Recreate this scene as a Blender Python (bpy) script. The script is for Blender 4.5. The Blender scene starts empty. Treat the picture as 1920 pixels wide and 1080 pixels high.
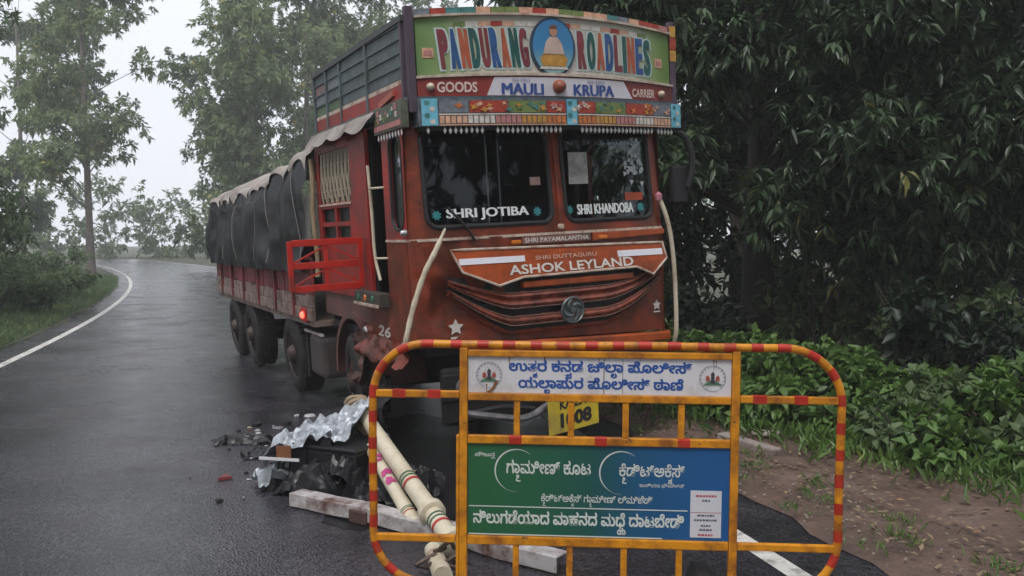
import bpy, math, random
import numpy as np
from mathutils import Matrix, Vector, noise as mnoise
R = math.radians
random.seed(7); RNG = np.random.default_rng(7)
scene = bpy.context.scene
COL = scene.collection

# ------------------------------------------------------------------ camera
EYE = 1.88
cam = bpy.data.cameras.new('camera'); camo = bpy.data.objects.new('camera', cam); COL.objects.link(camo)
cam.sensor_width = 36.0; cam.lens = 36.0 * 1650 / 1920
cam.clip_start = 0.05; cam.clip_end = 2000
camo.location = (0, 0, EYE); camo.rotation_euler = (R(90 - 3.2), 0, 0)
scene.camera = camo
# ------------------------------------------------------------------ overcast sky
SUN_EL, SUN_AZ = R(58), R(200)
w = bpy.data.worlds.new('World'); scene.world = w; w.use_nodes = True
nt = w.node_tree; bg = nt.nodes['Background']
sky = nt.nodes.new('ShaderNodeTexSky'); sky.sky_type = 'NISHITA'; sky.sun_disc = False
sky.sun_elevation = SUN_EL; sky.sun_rotation = SUN_AZ
sky.air_density = 1.0; sky.dust_density = 6.0; sky.ozone_density = 1.0
mx = nt.nodes.new('ShaderNodeMix'); mx.data_type = 'RGBA'; mx.inputs[0].default_value = 0.86
nt.links.new(sky.outputs[0], mx.inputs[6]); mx.inputs[7].default_value = (8.4, 8.6, 9.3, 1)   # cloud cover
nt.links.new(mx.outputs[2], bg.inputs[0]); bg.inputs[1].default_value = 0.1
sun = bpy.data.lights.new('sun', 'SUN'); sun.energy = 1.3; sun.angle = R(25); sun.color = (1, 0.97, 0.93)
suno = bpy.data.objects.new('sun', sun); COL.objects.link(suno)
sd = Vector((math.cos(SUN_EL) * math.sin(SUN_AZ), math.cos(SUN_EL) * math.cos(SUN_AZ), math.sin(SUN_EL)))
suno.rotation_euler = sd.to_track_quat('Z', 'Y').to_euler(); suno.location = (0, 0, 30)
vs = scene.view_settings
vs.view_transform = 'Standard'; vs.look = 'None'; vs.gamma = 1.0; vs.use_curve_mapping = False
vs.exposure = 0.48
cy = scene.cycles; cy.max_bounces = 5; cy.diffuse_bounces = 2; cy.glossy_bounces = 2; cy.transmission_bounces = 3; cy.transparent_max_bounces = 6; cy.volume_bounces = 1

# ------------------------------------------------------------------ materials
MATS = {}
def M(name, col, rough=0.6, metal=0.0, var=0.18, scale=6.0, bump=0.0, bscale=None, dirt=None, damt=0.45, dscale=2.5, coat=0.0, spec=0.4, chip=None):
    """painted / raw surface: base colour with uneven tone, optional dirt patches and fine relief"""
    if name in MATS: return MATS[name]
    m = bpy.data.materials.new(name); m.use_nodes = True; n = m.node_tree.nodes; l = m.node_tree.links
    b = n['Principled BSDF']; tc = n.new('ShaderNodeTexCoord')
    nz = n.new('ShaderNodeTexNoise'); nz.inputs['Scale'].default_value = scale; nz.inputs['Detail'].default_value = 6; nz.inputs['Roughness'].default_value = 0.65
    l.new(tc.outputs['Object'], nz.inputs['Vector'])
    rp = n.new('ShaderNodeValToRGB'); rp.color_ramp.elements[0].position = 0.3; rp.color_ramp.elements[1].position = 0.7
    c = np.array(col[:3])
    rp.color_ramp.elements[0].color = (*(c * (1 - var)), 1); rp.color_ramp.elements[1].color = (*np.minimum(c * (1 + var), 1), 1)
    l.new(nz.outputs['Fac'], rp.inputs[0]); out = rp.outputs[0]
    if dirt is not None:
        n2 = n.new('ShaderNodeTexNoise'); n2.inputs['Scale'].default_value = dscale; n2.inputs['Detail'].default_value = 8; n2.inputs['Roughness'].default_value = 0.7
        l.new(tc.outputs['Object'], n2.inputs['Vector'])
        r2 = n.new('ShaderNodeValToRGB'); r2.color_ramp.elements[0].position = 0.66 - damt * 0.45; r2.color_ramp.elements[1].position = 0.8 - damt * 0.3
        l.new(n2.outputs['Fac'], r2.inputs[0])
        mm = n.new('ShaderNodeMix'); mm.data_type = 'RGBA'; l.new(r2.outputs[0], mm.inputs[0]); l.new(out, mm.inputs[6]); mm.inputs[7].default_value = (*dirt, 1)
        out = mm.outputs[2]
    if chip is not None:      # small worn spots and scratches
        n4 = n.new('ShaderNodeTexNoise'); n4.inputs['Scale'].default_value = 19; n4.inputs['Detail'].default_value = 8; n4.inputs['Roughness'].default_value = 0.75
        l.new(tc.outputs['Object'], n4.inputs['Vector'])
        r4 = n.new('ShaderNodeValToRGB'); r4.color_ramp.elements[0].position = 0.62; r4.color_ramp.elements[1].position = 0.66; l.new(n4.outputs['Fac'], r4.inputs[0])
        m4 = n.new('ShaderNodeMix'); m4.data_type = 'RGBA'; l.new(r4.outputs[0], m4.inputs[0]); l.new(out, m4.inputs[6]); m4.inputs[7].default_value = (*chip, 1); out = m4.outputs[2]
    l.new(out, b.inputs['Base Color'])
    rr = n.new('ShaderNodeMapRange'); rr.inputs[3].default_value = max(rough - 0.12, 0.03); rr.inputs[4].default_value = min(rough + 0.15, 1)
    l.new(nz.outputs['Fac'], rr.inputs[0]); l.new(rr.outputs[0], b.inputs['Roughness'])
    b.inputs['Metallic'].default_value = metal; b.inputs['Specular IOR Level'].default_value = spec
    if coat: b.inputs['Coat Weight'].default_value = coat; b.inputs['Coat Roughness'].default_value = 0.25
    if bump:
        n3 = n.new('ShaderNodeTexNoise'); n3.inputs['Scale'].default_value = bscale or scale * 3; n3.inputs['Detail'].default_value = 4
        l.new(tc.outputs['Object'], n3.inputs['Vector'])
        bp = n.new('ShaderNodeBump'); bp.inputs['Strength'].default_value = bump; bp.inputs['Distance'].default_value = 0.02
        l.new(n3.outputs['Fac'], bp.inputs['Height']); l.new(bp.outputs[0], b.inputs['Normal'])
    MATS[name] = m; return m

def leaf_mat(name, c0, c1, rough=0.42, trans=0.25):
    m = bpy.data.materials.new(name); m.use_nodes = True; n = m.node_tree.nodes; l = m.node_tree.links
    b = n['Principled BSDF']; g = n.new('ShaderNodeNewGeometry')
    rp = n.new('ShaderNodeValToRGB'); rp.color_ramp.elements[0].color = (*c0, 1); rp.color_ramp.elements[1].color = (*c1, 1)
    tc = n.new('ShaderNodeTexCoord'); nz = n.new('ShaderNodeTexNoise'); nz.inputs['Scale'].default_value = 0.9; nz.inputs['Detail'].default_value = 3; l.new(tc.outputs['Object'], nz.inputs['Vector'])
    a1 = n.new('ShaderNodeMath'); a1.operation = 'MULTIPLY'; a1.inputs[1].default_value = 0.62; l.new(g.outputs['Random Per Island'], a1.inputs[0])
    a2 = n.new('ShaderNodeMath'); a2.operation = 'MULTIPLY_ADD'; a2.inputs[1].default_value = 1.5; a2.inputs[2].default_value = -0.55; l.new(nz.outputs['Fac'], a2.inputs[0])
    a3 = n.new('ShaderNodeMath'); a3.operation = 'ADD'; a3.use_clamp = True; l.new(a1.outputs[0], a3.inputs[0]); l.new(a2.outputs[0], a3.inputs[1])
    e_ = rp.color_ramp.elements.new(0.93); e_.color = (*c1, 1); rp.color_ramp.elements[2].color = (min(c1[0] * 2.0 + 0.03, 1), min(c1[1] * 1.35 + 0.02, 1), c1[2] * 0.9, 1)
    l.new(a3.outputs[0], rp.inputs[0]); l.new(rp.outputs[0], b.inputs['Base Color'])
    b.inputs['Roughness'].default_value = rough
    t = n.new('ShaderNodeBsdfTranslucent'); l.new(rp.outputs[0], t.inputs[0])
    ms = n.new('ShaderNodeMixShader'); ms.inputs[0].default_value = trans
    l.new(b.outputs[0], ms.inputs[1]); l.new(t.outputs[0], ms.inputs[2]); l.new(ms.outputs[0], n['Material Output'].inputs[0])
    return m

def ramp_x(name, stops, rough=0.5, axis=0, var=0.25):
    """printed or painted blend along local x (metres)"""
    m = bpy.data.materials.new(name); m.use_nodes = True; n = m.node_tree.nodes; l = m.node_tree.links
    b = n['Principled BSDF']; tc = n.new('ShaderNodeTexCoord'); sx = n.new('ShaderNodeSeparateXYZ'); l.new(tc.outputs['Object'], sx.inputs[0])
    lo, hi = stops[0][0], stops[-1][0]
    nz = n.new('ShaderNodeTexNoise'); nz.inputs['Scale'].default_value = 7; nz.inputs['Detail'].default_value = 6; l.new(tc.outputs['Object'], nz.inputs['Vector'])
    ad = n.new('ShaderNodeMath'); ad.operation = 'MULTIPLY_ADD'; l.new(nz.outputs['Fac'], ad.inputs[0]); ad.inputs[1].default_value = 0.12; l.new(sx.outputs[axis], ad.inputs[2])
    mr = n.new('ShaderNodeMapRange'); mr.inputs[1].default_value = lo; mr.inputs[2].default_value = hi; l.new(ad.outputs[0], mr.inputs[0])
    rp = n.new('ShaderNodeValToRGB'); e = rp.color_ramp.elements
    for i, (p, c) in enumerate(stops):
        q = (p - lo) / (hi - lo)
        if i < 2: e[i].position = q; e[i].color = (*c, 1)
        else: k = e.new(q); k.color = (*c, 1)
    l.new(mr.outputs[0], rp.inputs[0])
    mm = n.new('ShaderNodeMix'); mm.data_type = 'RGBA'; mm.blend_type = 'MULTIPLY'; mm.inputs[0].default_value = var
    l.new(rp.outputs[0], mm.inputs[6]); l.new(nz.outputs['Fac'], mm.inputs[7]); l.new(mm.outputs[2], b.inputs['Base Color'])
    b.inputs['Roughness'].default_value = rough
    return m

DIRT = (0.09, 0.06, 0.045)
RUSTRED = M('faded_red_paint', (0.285, 0.048, 0.018), 0.34, var=0.25, scale=3.5, dirt=(0.10, 0.030, 0.017), damt=0.72, dscale=3.0, bump=0.14, bscale=3.0, spec=0.3, chip=(0.07, 0.05, 0.04))
REDPAINT = M('side_red_paint', (0.34, 0.020, 0.014), 0.4, var=0.22, scale=4, dirt=(0.14, 0.03, 0.025), damt=0.5, bump=0.08, bscale=4)
GATERED = M('gate_red_paint', (0.55, 0.024, 0.013), 0.36, var=0.15, scale=6, dirt=(0.2, 0.03, 0.02), damt=0.35)
MAROON = M('maroon_paint', (0.26, 0.035, 0.028), 0.5, var=0.25, scale=5, dirt=(0.10, 0.03, 0.025), damt=0.5)
HOODRED = M('bonnet_red_paint', (0.40, 0.078, 0.018), 0.32, var=0.18, scale=4, dirt=(0.18, 0.045, 0.02), damt=0.5, bump=0.06, bscale=3, spec=0.3, chip=(0.12, 0.06, 0.04))
GRILLE = M('grille_brown', (0.24, 0.058, 0.034), 0.26, var=0.3, scale=9, dirt=(0.08, 0.03, 0.02), damt=0.5)
TRIM = M('worn_cream_trim', (0.55, 0.46, 0.38), 0.5, var=0.25, scale=14, dirt=(0.28, 0.12, 0.08), damt=0.4, dscale=8)
BLACK = M('black_rubber', (0.018, 0.018, 0.02), 0.55, var=0.2)
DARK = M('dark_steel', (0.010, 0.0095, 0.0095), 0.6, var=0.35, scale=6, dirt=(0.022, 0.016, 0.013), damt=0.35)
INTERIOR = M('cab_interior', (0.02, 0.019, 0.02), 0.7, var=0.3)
SLATE = M('slate_plank_paint', (0.105, 0.145, 0.155), 0.55, var=0.2, scale=7, dirt=(0.07, 0.085, 0.08), damt=0.5, dscale=4, bump=0.15, bscale=18)
PLUM = M('plum_post_paint', (0.085, 0.06, 0.085), 0.5, var=0.25)
CREAM = M('cream_paint', (0.62, 0.55, 0.42), 0.5, var=0.12, scale=9, dirt=(0.35, 0.26, 0.18), damt=0.35, dscale=5)
WHITE = M('white_paint', (0.72, 0.72, 0.74), 0.5, var=0.07, scale=5, dirt=(0.5, 0.46, 0.43), damt=0.3)
SIGNWHITE = M('sign_white', (0.62, 0.60, 0.66), 0.5, var=0.06, scale=4, dirt=(0.46, 0.42, 0.42), damt=0.35)
GLASSY = None
ORANGE = M('orange_enamel', (0.68, 0.27, 0.010), 0.34, var=0.16, scale=5, dirt=(0.28, 0.09, 0.012), damt=0.5, dscale=9, spec=0.4, chip=(0.10, 0.045, 0.02))
BANDRED = M('red_band_tape', (0.44, 0.028, 0.014), 0.4, var=0.25, scale=20, dirt=(0.30, 0.07, 0.012), damt=0.3, dscale=14)
TYRE = M('tyre_rubber', (0.014, 0.013, 0.013), 0.75, var=0.3, scale=12, dirt=(0.04, 0.032, 0.027), damt=0.45, dscale=4, bump=0.2)
RIM = M('grimy_rim', (0.085, 0.06, 0.055), 0.55, metal=0.3, var=0.3, scale=12, dirt=(0.05, 0.04, 0.035), damt=0.5)
TARP = M('black_tarpaulin', (0.014, 0.014, 0.016), 0.42, var=0.4, scale=5, bump=0.35, bscale=9)
CANVAS = M('grey_canvas', (0.36, 0.325, 0.295), 0.8, var=0.35, scale=5, dirt=(0.12, 0.10, 0.095), damt=0.5, bump=0.3, bscale=10)
PLANKDIRTY = M('grimy_plank', (0.27, 0.20, 0.17), 0.75, var=0.35, scale=6, dirt=(0.10, 0.07, 0.06), damt=0.55, dscale=5, bump=0.3, bscale=14)
PLANKRED = M('red_plank', (0.24, 0.04, 0.045), 0.6, var=0.3, scale=6, dirt=(0.09, 0.035, 0.035), damt=0.5, dscale=5)
SKYBLUE = M('sky_blue_paint', (0.16, 0.48, 0.62), 0.5, var=0.25, scale=10)
NAVY = M('navy_lettering', (0.03, 0.075, 0.27), 0.5, var=0.12)
CHROME = M('dull_chrome', (0.55, 0.55, 0.57), 0.3, metal=0.85, var=0.2, scale=8)
YELLOW = M('plate_yellow', (0.62, 0.47, 0.03), 0.45, var=0.15, dirt=(0.35, 0.26, 0.08), damt=0.4)

# ------------------------------------------------------------------ mesh helpers
class MB:
    def __init__(s): s.v = []; s.f = []
    def add(s, vs, fs):
        o = len(s.v); s.v += [tuple(p) for p in vs]; s.f += [tuple(i + o for i in f) for f in fs]; return s
    def box(s, x0, x1, y0, y1, z0, z1):
        vs = [(x, y, z) for z in (z0, z1) for y in (y0, y1) for x in (x0, x1)]
        return s.add(vs, [(0, 2, 3, 1), (4, 5, 7, 6), (0, 1, 5, 4), (2, 6, 7, 3), (0, 4, 6, 2), (1, 3, 7, 5)])
    def bar(s, a, b, w, h, up=(0, 0, 1)):
        a = Vector(a); b = Vector(b); d = (b - a).normalized(); up = Vector(up)
        if abs(d.dot(up)) > 0.95: up = Vector((0, 1, 0))
        sx = d.cross(up).normalized(); sz = sx.cross(d).normalized()
        vs = [p + sx * i * w / 2 + sz * j * h / 2 for p in (a, b) for i, j in ((-1, -1), (1, -1), (1, 1), (-1, 1))]
        return s.add(vs, [(3, 2, 1, 0), (4, 5, 6, 7), (0, 1, 5, 4), (1, 2, 6, 5), (2, 3, 7, 6), (3, 0, 4, 7)])
    def tube(s, pts, r, n=8, cap=True, closed=False):
        pts = [Vector(p) for p in pts]; N = len(pts)
        rs = r if hasattr(r, '__len__') else [r] * N
        vs = []; ref = None
        for i, p in enumerate(pts):
            a = pts[(i - 1) % N] if (closed or i > 0) else p; b = pts[(i + 1) % N] if (closed or i < N - 1) else p
            d = (b - a).normalized()
            if ref is None: ref = Vector((0, 0, 1)) if abs(d.z) < 0.9 else Vector((1, 0, 0))
            sx = d.cross(ref).normalized(); ref = sx.cross(d).normalized()
            for k in range(n):
                t = 2 * math.pi * k / n; vs.append(p + (sx * math.cos(t) + ref * math.sin(t)) * rs[i])
        fs = []
        for i in range(N if closed else N - 1):
            j = (i + 1) % N
            for k in range(n): fs.append((i * n + k, i * n + (k + 1) % n, j * n + (k + 1) % n, j * n + k))
        if cap and not closed: fs += [tuple(range(n - 1, -1, -1)), tuple((N - 1) * n + k for k in range(n))]
        return s.add(vs, fs)
    def lathe(s, prof, n=24, axis='x', c=(0, 0, 0)):
        """prof: (axial, radius)"""
        vs = []
        for a, r in prof:
            for k in range(n):
                t = 2 * math.pi * k / n
                p = (a, r * math.cos(t), r * math.sin(t)) if axis == 'x' else ((r * math.cos(t), a, r * math.sin(t)) if axis == 'y' else (r * math.cos(t), r * math.sin(t), a))
                vs.append((p[0] + c[0], p[1] + c[1], p[2] + c[2]))
        fs = [(i * n + k, i * n + (k + 1) % n, (i + 1) * n + (k + 1) % n, (i + 1) * n + k) for i in range(len(prof) - 1) for k in range(n)]
        if prof[0][1] > 1e-4: fs.append(tuple(range(n - 1, -1, -1)))
        if prof[-1][1] > 1e-4: fs.append(tuple((len(prof) - 1) * n + k for k in range(n)))
        return s.add(vs, fs)
    def grid(s, fn, nu, nv):
        vs = [fn(i / nu, j / nv) for j in range(nv + 1) for i in range(nu + 1)]
        return s.add(vs, [(j * (nu + 1) + i, j * (nu + 1) + i + 1, (j + 1) * (nu + 1) + i + 1, (j + 1) * (nu + 1) + i) for j in range(nv) for i in range(nu)])
    def prism(s, poly, mp, d0, d1):
        """poly of (x,z), mapped through mp(x,z,off): front at off=d1, back at off=d0"""
        n = len(poly); vs = [mp(x, z, d0) for x, z in poly] + [mp(x, z, d1) for x, z in poly]
        return s.add(vs, [tuple(range(n)), tuple(range(2 * n - 1, n - 1, -1))] + [(i, i + n, (i + 1) % n + n, (i + 1) % n) for i in range(n)])
    def slab(s, x0, x1, z0, z1, mp, d0, d1, nx=8, nz=2):
        """curved board over (x,z) through mp, with thickness d0..d1"""
        g = lambda d: [mp(x0 + (x1 - x0) * i / nx, (z0(x0 + (x1 - x0) * i / nx) if callable(z0) else z0) * (1 - j / nz) + (z1(x0 + (x1 - x0) * i / nx) if callable(z1) else z1) * j / nz, d) for j in range(nz + 1) for i in range(nx + 1)]
        A = g(d1); B = g(d0); n = len(A); q = lambda i, j: j * (nx + 1) + i; fs = []
        for j in range(nz):
            for i in range(nx):
                a, b, c, d = q(i, j), q(i + 1, j), q(i + 1, j + 1), q(i, j + 1)
                fs += [(a, b, c, d), (d + n, c + n, b + n, a + n)]
        for i in range(nx):
            fs += [(q(i, 0) + n, q(i + 1, 0) + n, q(i + 1, 0), q(i, 0)), (q(i, nz), q(i + 1, nz), q(i + 1, nz) + n, q(i, nz) + n)]
        for j in range(nz):
            fs += [(q(0, j), q(0, j + 1), q(0, j + 1) + n, q(0, j) + n), (q(nx, j) + n, q(nx, j + 1) + n, q(nx, j + 1), q(nx, j))]
        return s.add(A + B, fs)
    def build(s, name, mat, parent=None, smooth=False, bevel=0):
        me = bpy.data.meshes.new(name); me.from_pydata([tuple(p) for p in s.v], [], s.f); me.validate()
        return link(name, me, mat, parent, smooth, bevel)

def link(name, me, mat, parent=None, smooth=False, bevel=0):
    if mat and not me.materials: me.materials.append(mat)
    if smooth:
        me.shade_smooth()
        try: me.set_sharp_from_angle(angle=R(40))
        except Exception: pass
    o = bpy.data.objects.new(name, me); COL.objects.link(o)
    if parent: o.parent = parent
    if bevel:
        b = o.modifiers.new('bevel', 'BEVEL'); b.width = bevel; b.segments = 2; b.limit_method = 'ANGLE'; b.angle_limit = R(35)
    return o
def tag(o, label, cat, group=None):
    o['label'] = label; o['category'] = cat
    if group: o['group'] = group
    return o
def kind(o, k): o['kind'] = k; return o
def empty(name, loc=(0, 0, 0), rz=0, label=None, cat=None, group=None):
    o = bpy.data.objects.new(name, None); COL.objects.link(o); o.location = loc; o.rotation_euler = (0, 0, rz); o.empty_display_size = 0.2
    if label: tag(o, label, cat, group)
    return o
def copy_tree(o, parent=None):
    c = o.copy(); COL.objects.link(c); c.parent = parent
    for ch in list(o.children): copy_tree(ch, c)
    return c
def smoothpath(pts, n=6):
    """Catmull-Rom through points"""
    P = [Vector(p) for p in pts]; P = [P[0] * 2 - P[1]] + P + [P[-1] * 2 - P[-2]]; out = []
    for i in range(1, len(P) - 2):
        a, b, c, d = P[i - 1:i + 3]
        for k in range(n):
            t = k / n; out.append(0.5 * ((2 * b) + (c - a) * t + (2 * a - 5 * b + 4 * c - d) * t * t + (3 * b - a - 3 * c + d) * t ** 3))
    return out + [P[-2]]

# ------------------------------------------------------------------ lettering
def text_geo(body, offset=0.0, bevel=0.0, shear=0.0, res=3, spacing=1.0):
    cu = bpy.data.curves.new('lettering', 'FONT'); cu.body = body; cu.offset = offset; cu.bevel_depth = bevel; cu.bevel_resolution = 0
    cu.shear = shear; cu.resolution_u = res; cu.space_character = spacing
    if bevel: cu.extrude = 0.001
    o = bpy.data.objects.new('lettering', cu); COL.objects.link(o)
    dg = bpy.context.evaluated_depsgraph_get(); me = bpy.data.meshes.new_from_object(o.evaluated_get(dg))
    v = np.array([p.co[:] for p in me.vertices]) if len(me.vertices) else np.zeros((0, 3)); f = [tuple(p.vertices) for p in me.polygons]
    bpy.data.meshes.remove(me); bpy.data.objects.remove(o); bpy.data.curves.remove(cu)
    return v, f
def put_text(name, parent, mat, body, box, mp, off=0.004, fat=0.0, **k):
    """fit body into box x0,x1,z0,z1 of a surface mp(x,z,off)"""
    v, f = text_geo(body, **k); lo, hi = v.min(0), v.max(0); x0, x1, z0, z1 = box
    sx, sz = (x1 - x0) / (hi[0] - lo[0]), (z1 - z0) / (hi[1] - lo[1])
    mb = MB()
    for q, dx in enumerate((0.0, -fat, fat) if fat else (0.0,)): mb.add([mp(x0 + dx + (p[0] - lo[0]) * sx, z0 + (p[1] - lo[1]) * sz, off + q * 0.0004 + max(p[2], 0) * 0.02) for p in v], f)
    return mb.build(name, mat, parent)
def kannada(body, subs=(), bevel=0.022):
    """main row plus the small letters that hang below it"""
    v, f = text_geo(body, bevel=bevel); V = [v]; Fc = list(f); n = len(v); span = (v[:, 0].min(), v[:, 0].max())
    for pre, ch, sc in subs:
        pv, _ = text_geo(pre); x = pv[:, 0].max(); sv, sf = text_geo(ch, bevel=bevel / sc)
        sv = sv * sc; sv[:, 0] += x - sv[:, 0].max() + 0.08; sv[:, 1] += -0.09 - sv[:, 1].max()
        Fc += [tuple(i + n for i in q) for q in sf]; n += len(sv); V.append(sv)
    return np.vstack(V), Fc, span
def put_kannada(name, parent, mat, body, subs, x0, x1, zb, h, mp, off=0.004, bevel=0.022):
    v, f, (a, b) = kannada(body, subs, bevel); sx = (x1 - x0) / (b - a); sz = h / 0.60
    mb = MB(); mb.add([mp(x0 + (p[0] - a) * sx, zb + p[1] * sz, off + max(p[2], 0) * 0.01) for p in v], f)
    return mb.build(name, mat, parent)

# ------------------------------------------------------------------ ground, road, verge
def road_x(y):
    """right painted line of the road, which bends gently to the left further on"""
    return 1.42 - 0.275 * (y - 5.48) - 0.0035 * max(y - 14, 0) ** 2
def asphalt_mat():
    m = bpy.data.materials.new('wet_asphalt'); m.use_nodes = True; n = m.node_tree.nodes; l = m.node_tree.links; b = n['Principled BSDF']
    tc = n.new('ShaderNodeTexCoord')
    v = n.new('ShaderNodeTexVoronoi'); v.inputs['Scale'].default_value = 62; l.new(tc.outputs['Object'], v.inputs['Vector'])
    nz = n.new('ShaderNodeTexNoise'); nz.inputs['Scale'].default_value = 0.9; nz.inputs['Detail'].default_value = 9; nz.inputs['Roughness'].default_value = 0.6; l.new(tc.outputs['Object'], nz.inputs['Vector'])
    rp = n.new('ShaderNodeValToRGB'); rp.color_ramp.elements[0].color = (0.012, 0.012, 0.015, 1); rp.color_ramp.elements[1].color = (0.085, 0.082, 0.096, 1); l.new(v.outputs['Color'], rp.inputs[0])
    st = n.new('ShaderNodeValToRGB'); st.color_ramp.elements[0].position = 0.56; st.color_ramp.elements[1].position = 0.72; st.color_ramp.elements[1].color = (0.5, 0.5, 0.5, 1); l.new(nz.outputs['Fac'], st.inputs[0])
    mx = n.new('ShaderNodeMix'); mx.data_type = 'RGBA'; l.new(st.outputs[0], mx.inputs[0]); l.new(rp.outputs[0], mx.inputs[6]); mx.inputs[7].default_value = (0.075, 0.038, 0.034, 1)
    n5 = n.new('ShaderNodeTexNoise'); n5.inputs['Scale'].default_value = 0.45; n5.inputs['Detail'].default_value = 7; n5.inputs['Roughness'].default_value = 0.68; n5.inputs['Distortion'].default_value = 0.6; l.new(tc.outputs['Object'], n5.inputs['Vector'])
    r5 = n.new('ShaderNodeValToRGB'); r5.color_ramp.elements[0].position = 0.38; r5.color_ramp.elements[0].color = (0.35, 0.35, 0.38, 1); r5.color_ramp.elements[1].position = 0.62; r5.color_ramp.elements[1].color = (1.15, 1.12, 1.15, 1); l.new(n5.outputs['Fac'], r5.inputs[0])
    m5 = n.new('ShaderNodeMix'); m5.data_type = 'RGBA'; m5.blend_type = 'MULTIPLY'; m5.inputs[0].default_value = 1.0; l.new(mx.outputs[2], m5.inputs[6]); l.new(r5.outputs[0], m5.inputs[7])
    l.new(m5.outputs[2], b.inputs['Base Color'])
    rr = n.new('ShaderNodeMapRange'); rr.inputs[1].default_value = 0.35; rr.inputs[2].default_value = 0.65; rr.inputs[3].default_value = 0.07; rr.inputs[4].default_value = 0.36; l.new(nz.outputs['Fac'], rr.inputs[0]); l.new(rr.outputs[0], b.inputs['Roughness'])
    bp = n.new('ShaderNodeBump'); bp.inputs['Strength'].default_value = 0.6; bp.inputs['Distance'].default_value = 0.006; l.new(v.outputs['Distance'], bp.inputs['Height']); l.new(bp.outputs[0], b.inputs['Normal'])
    return m
def dirt_mat(name, c0, c1, c2):
    m = bpy.data.materials.new(name); m.use_nodes = True; n = m.node_tree.nodes; l = m.node_tree.links; b = n['Principled BSDF']
    tc = n.new('ShaderNodeTexCoord')
    a = n.new('ShaderNodeTexNoise'); a.inputs['Scale'].default_value = 2.2; a.inputs['Detail'].default_value = 10; a.inputs['Roughness'].default_value = 0.72; l.new(tc.outputs['Object'], a.inputs['Vector'])
    rp = n.new('ShaderNodeValToRGB'); e = rp.color_ramp.elements; e[0].position = 0.3; e[0].color = (*c0, 1); e[1].position = 0.55; e[1].color = (*c1, 1); k = e.new(0.72); k.color = (*c2, 1)
    l.new(a.outputs['Fac'], rp.inputs[0]); l.new(rp.outputs[0], b.inputs['Base Color']); b.inputs['Roughness'].default_value = 0.75
    g = n.new('ShaderNodeTexNoise'); g.inputs['Scale'].default_value = 40; g.inputs['Detail'].default_value = 6; l.new(tc.outputs['Object'], g.inputs['Vector'])
    bp = n.new('ShaderNodeBump'); bp.inputs['Strength'].default_value = 0.8; bp.inputs['Distance'].default_value = 0.03; l.new(g.outputs['Fac'], bp.inputs['Height']); l.new(bp.outputs[0], b.inputs['Normal'])
    return m
ASPHALT = asphalt_mat()
SOIL = dirt_mat('red_soil', (0.065, 0.043, 0.034), (0.14, 0.09, 0.07), (0.23, 0.165, 0.14))
EARTH = dirt_mat('leafy_earth', (0.03, 0.04, 0.016), (0.06, 0.065, 0.03), (0.10, 0.075, 0.05))
def nz2(x, y, s=1.0, seed=0.0): return mnoise.noise(Vector((x * s + seed, y * s - seed, seed * 1.7)))
g = MB().grid(lambda u, v: (-150 + 300 * u, -20 + 240 * v, -0.03), 6, 6).build('ground', EARTH); kind(g, 'structure')
ROADW = 7.2
ys = [-4, -1, 1] + [2 + 0.5 * i for i in range(40)] + [23 + 2 * i for i in range(30)]
mb = MB()
for j, y in enumerate(ys):
    for i in range(9):
        mb.v.append((road_x(y) + 0.62 - (ROADW + 1.1) * i / 8, y, 0.0))
for j in range(len(ys) - 1):
    for i in range(8):
        a = j * 9 + i; mb.f.append((a + 1, a, a + 9, a + 10))
kind(mb.build('road', ASPHALT), 'structure')
LINE = M('road_line_paint', (0.62, 0.61, 0.57), 0.55, var=0.12, scale=12, dirt=(0.2, 0.19, 0.18), damt=0.42, dscale=7, bump=0.3, bscale=60)
for off in (0.0, -(ROADW - 0.25)):
    mb = MB()
    for j, y in enumerate(ys):
        mb.v += [(road_x(y) + off - 0.07, y, 0.004), (road_x(y) + off + 0.07, y, 0.004)]
    for j in range(len(ys) - 1): mb.f.append((2 * j, 2 * j + 1, 2 * j + 3, 2 * j + 2))
    kind(mb.build('road_edge_line', LINE), 'structure')
OIL_SHADE = M('oil_and_shade', (0.006, 0.006, 0.007), 0.30, var=0.6, scale=3, bump=0.25, bscale=60)  # black patch paints the truck's shade onto the road along with spilt oil
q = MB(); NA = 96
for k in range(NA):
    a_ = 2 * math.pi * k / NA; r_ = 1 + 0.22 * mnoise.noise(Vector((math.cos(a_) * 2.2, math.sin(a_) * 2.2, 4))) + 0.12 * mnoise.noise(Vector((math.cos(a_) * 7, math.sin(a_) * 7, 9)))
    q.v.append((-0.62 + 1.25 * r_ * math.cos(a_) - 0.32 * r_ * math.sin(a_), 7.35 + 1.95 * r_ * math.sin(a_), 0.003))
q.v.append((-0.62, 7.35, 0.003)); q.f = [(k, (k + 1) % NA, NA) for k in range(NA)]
o = q.build('oil_shade_patch', OIL_SHADE); kind(o, 'stuff'); o['label'] = 'black patch of oil and painted shade on the road before the truck'; o['category'] = 'oil spill'
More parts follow.
